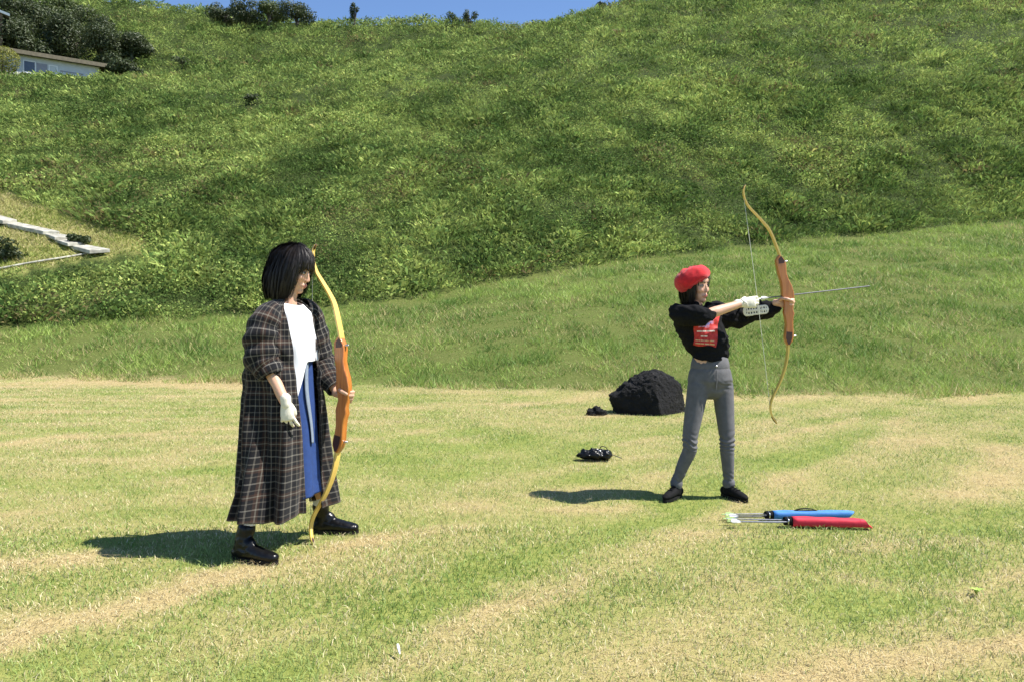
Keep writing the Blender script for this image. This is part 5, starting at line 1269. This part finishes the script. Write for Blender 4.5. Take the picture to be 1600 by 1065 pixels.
# ------------------------------------------------------------------ quivers with arrows on the grass
def quiver(label, name, A, B, r, material, slant, clip):
    """A mouth, B closed end"""
    ax = (B - A).normalized(); up = Vector((0, 0, 1)); sd = ax.cross(up).normalized(); L = (B - A).length
    t = thing('quiver', Vector((A + B) / 2) - up * r, label, 'quiver', 'quivers on the lawn')
    V = []; Fc = []; n = 24; m = 16
    for j in range(m + 1):
        q = j / m; f = 1 - 0.12 * q
        rr = r * f * (1 if j < m else 0.94)
        for k in range(n):
            th = 2 * math.pi * k / n; cx, cy = math.cos(th), math.sin(th)
            # rounded-rectangle section
            e = (abs(cx) ** 3.2 + abs(cy) ** 3.2) ** (-1 / 3.2); x = cx * e * rr * 1.25; y = cy * e * rr
            s = L * q
            if j >= m - 1: s -= slant * (y / r * 0.5 + 0.5) * (1 if j == m else 0.9)
            y += 0.0015 * math.sin(q * 20 + th * 2)
            V.append(A + ax * s + sd * x + up * y)
    for j in range(m):
        for k in range(n): Fc.append((j * n + k, j * n + (k + 1) % n, (j + 1) * n + (k + 1) % n, (j + 1) * n + k))
    Fc.append(tuple(m * n + k for k in range(n)))
    me = mesh_from('pouch', V, Fc, smooth=True, sharp=50); o = obj('pouch', me, material, t); s = o.modifiers.new('solid', 'SOLIDIFY'); s.thickness = 0.003
    ring = MB().add(tube([A - ax * 0.045, A - ax * 0.04, A - ax * 0.004, A + ax * 0.012], [(r * 1.1, r * 0.92), (r * 1.22, r * 1.0), (r * 1.3, r * 1.06), (r * 1.22, r * 1.0)], sd, 24, cap=False))
    o = obj('collar', ring.mesh('collar'), M['black_canvas'], t); s = o.modifiers.new('solid', 'SOLIDIFY'); s.thickness = 0.004
    obj('collar_ring', MB().add(tube([A - ax * 0.026 - sd * r * 0 + up * (r * 0.9), A - ax * 0.026 + sd * r * 1.25 + up * 0.012, A - ax * 0.026 + sd * r * 1.2 - up * 0.01], [0.004] * 3, ax, 8, fine=4)).mesh('collar_ring'), M['metal'], t)
    if clip:
        c0 = A.lerp(B, 0.45) + up * r; obj('belt_clip', MB().add(tube([c0 - ax * 0.075 - up * 0.002, c0 - ax * 0.03 + up * 0.012, c0 + ax * 0.03 + up * 0.012, c0 + ax * 0.075 - up * 0.002], [(0.012, 0.003)] * 4, sd, 8, fine=3)).mesh('belt_clip'), M['black_canvas'], t)
    obj('end_seam', MB().add(tube([B + ax * 0.004 - up * r * 0.8 + sd * r, B + ax * 0.006 - up * r * 0.8, B + ax * 0.004 - up * r * 0.8 - sd * r], [0.006] * 3, up, 8)).mesh('end_seam'), material, t)
    return A, ax, sd, up
gA = G(1237, 823); gB = G(1358, 825)
A, ax, sd, up = quiver('red fabric quiver lying on the grass in front', 'red', gA + Vector((0, 0, 0.036)), gB + Vector((0, 0, 0.031)), 0.0245, M['quiver_red'], 0.035, False)
for k, (dx, dz, o) in enumerate(((-0.016, 0.004, 0.0), (0.004, -0.004, 0.02), (0.018, 0.006, 0.01))):
    a = A - ax * (0.385 - o) + sd * dx * 2.0 + up * (dz - 0.008); make_arrow(('arrow with lime green vanes sticking out of the red quiver', 'middle pale arrow of the red quiver, white vanes', 'nearest pale arrow of the red quiver, white vanes')[k], a, A + ax * 0.34 + sd * dx + up * dz, 'alu', 'vane_white' if k else 'vane_green', 'arrows in the red quiver', 'vane_green')
gA = G(1207, 812); gB = G(1321, 811)
A, ax, sd, up = quiver('blue fabric quiver lying behind the red one', 'blue', gA + Vector((0, 0, 0.032)), gB + Vector((0, 0, 0.032)), 0.023, M['quiver_blue'], -0.05, True)
for k, (dx, dz, o) in enumerate(((-0.016, 0.006, 0.0), (0.0, -0.006, 0.015), (0.016, 0.008, 0.008))):
    a = A - ax * (0.300 - o) + sd * dx * 1.6 + up * (dz - 0.006); make_arrow(('dark arrow with lime green vanes sticking out of the blue quiver', 'dark arrow with blue grey vanes sticking out of the blue quiver', 'dark arrow with white vanes sticking out of the blue quiver')[k], a, A + ax * 0.36 + sd * dx + up * dz, 'shaft' if k else 'alu', ('vane_green', 'vane_blue', 'vane_white')[k], 'arrows in the blue quiver', 'vane_green')

# ------------------------------------------------------------------ black bag lying on the lawn
def bag():
    c = G(934, 718); s = c.y / F; up = Vector((0, 0, 1)); X = Vector((1, 0.12, 0)).normalized(); Y = Vector((-0.12, 1, 0)).normalized()
    t = thing('shoulder_bag', c, 'collapsed black leather bag with a looped strap on the lawn by the rock', 'bag')
    R = Matrix((X, Y, up)).transposed()
    pp = [ell(c + X * -0.075 + up * 0.045, (0.10, 0.075, 0.045), R), ell(c + X * -0.02 + up * 0.05, (0.085, 0.08, 0.05), R), ell(c + X * 0.065 + up * 0.042 + Y * -0.01, (0.062, 0.07, 0.042), R), tube([c + X * -0.16 + up * 0.05, c + X * -0.05 + up * 0.075, c + X * 0.03 + up * 0.085], [0.025, 0.028, 0.02], up, 10)]
    me = union('pouch', pp, 0.006, 2); co = get_co(me); no = get_no(me); n = fbm(co[:, 0] * 26, co[:, 1] * 22 + co[:, 2] * 40, 4, 261) - 0.5; co += no * (n * 0.05)[:, None]; co[:, 2] = np.maximum(co[:, 2], 0.004); set_co(me, co)
    obj('pouch', me, M['leather'], t)
    obj('strap', MB().add(tube([c + X * 0.01 + up * 0.08, c + X * 0.03 + up * 0.115, c + X * 0.07 + up * 0.11, c + X * 0.10 + up * 0.06, c + X * 0.15 + up * 0.035, c + X * 0.21 + up * 0.012], [(0.007, 0.0035)] * 6, Y, 8, fine=5)).mesh('strap'), M['leather'], t)
    obj('strap', MB().add(tube([c + X * -0.19 + up * 0.008 - Y * 0.03, c + X * -0.12 + up * 0.014 - Y * 0.08, c + X * -0.02 + up * 0.008 - Y * 0.10, c + X * 0.06 + up * 0.005 - Y * 0.11], [(0.008, 0.004)] * 4, Y, 8, fine=5)).mesh('strap'), M['leather'], t)
    obj('flap', MB().add(ell(c + X * -0.035 + up * 0.052 - Y * 0.055, (0.055, 0.028, 0.03), R)).mesh('flap'), M['leather'], t)
    obj('buckle', MB().add(tube([c + X * -0.015 + up * 0.085 - Y * 0.045, c + X * 0.012 + up * 0.085 - Y * 0.045], [0.008, 0.008], up, 8)).mesh('buckle'), M['metal'], t)
bag()

# ------------------------------------------------------------------ small things in the grass
g = G(622, 1026)
o = obj('paper_scrap', MB().add(tube([g + Vector((-0.006, 0.03, 0.035)), g + Vector((0.0, 0.01, 0.03)), g + Vector((0.008, -0.014, 0.018))], [(0.004, 0.0015), (0.005, 0.0015), (0.002, 0.001)], (1, 0, 0), 8, fine=3)).mesh('paper_scrap'), M['feather'])
tag(o, 'thin white scrap lying in the grass near the lower frame edge', 'scrap')
g = G(1525, 932); rr = np.random.default_rng(77); mb = MB()
V = []; Fc = []; B = []
t = thing('green_sprout', g, 'bright green leafy sprout in the dry grass at the right', 'plant')
for k in range(9):
    az = k * 2.4; d = Vector((math.cos(az), math.sin(az), 0)); L = 0.018 + 0.012 * rr.random(); s = Vector((-d.y, d.x, 0)) * 0.005; b0 = g + Vector((0, 0, 0.012)); p1 = b0 + d * L * 0.5 + Vector((0, 0, 0.024)); p2 = b0 + d * L * 1.5 + Vector((0, 0, 0.02 + 0.012 * rr.random()))
    me = mesh_from('leaf', [b0 - s * 0.3, b0 + s * 0.3, p1 + s, p1 - s, p2, b0 - Vector((0, 0, 0.002)), p1 - Vector((0, 0, 0.002))], [(0, 1, 2, 3), (3, 2, 4), (1, 0, 5), (0, 3, 6, 5), (1, 5, 6, 2)]); obj('leaf', me, M['sprout'], t)
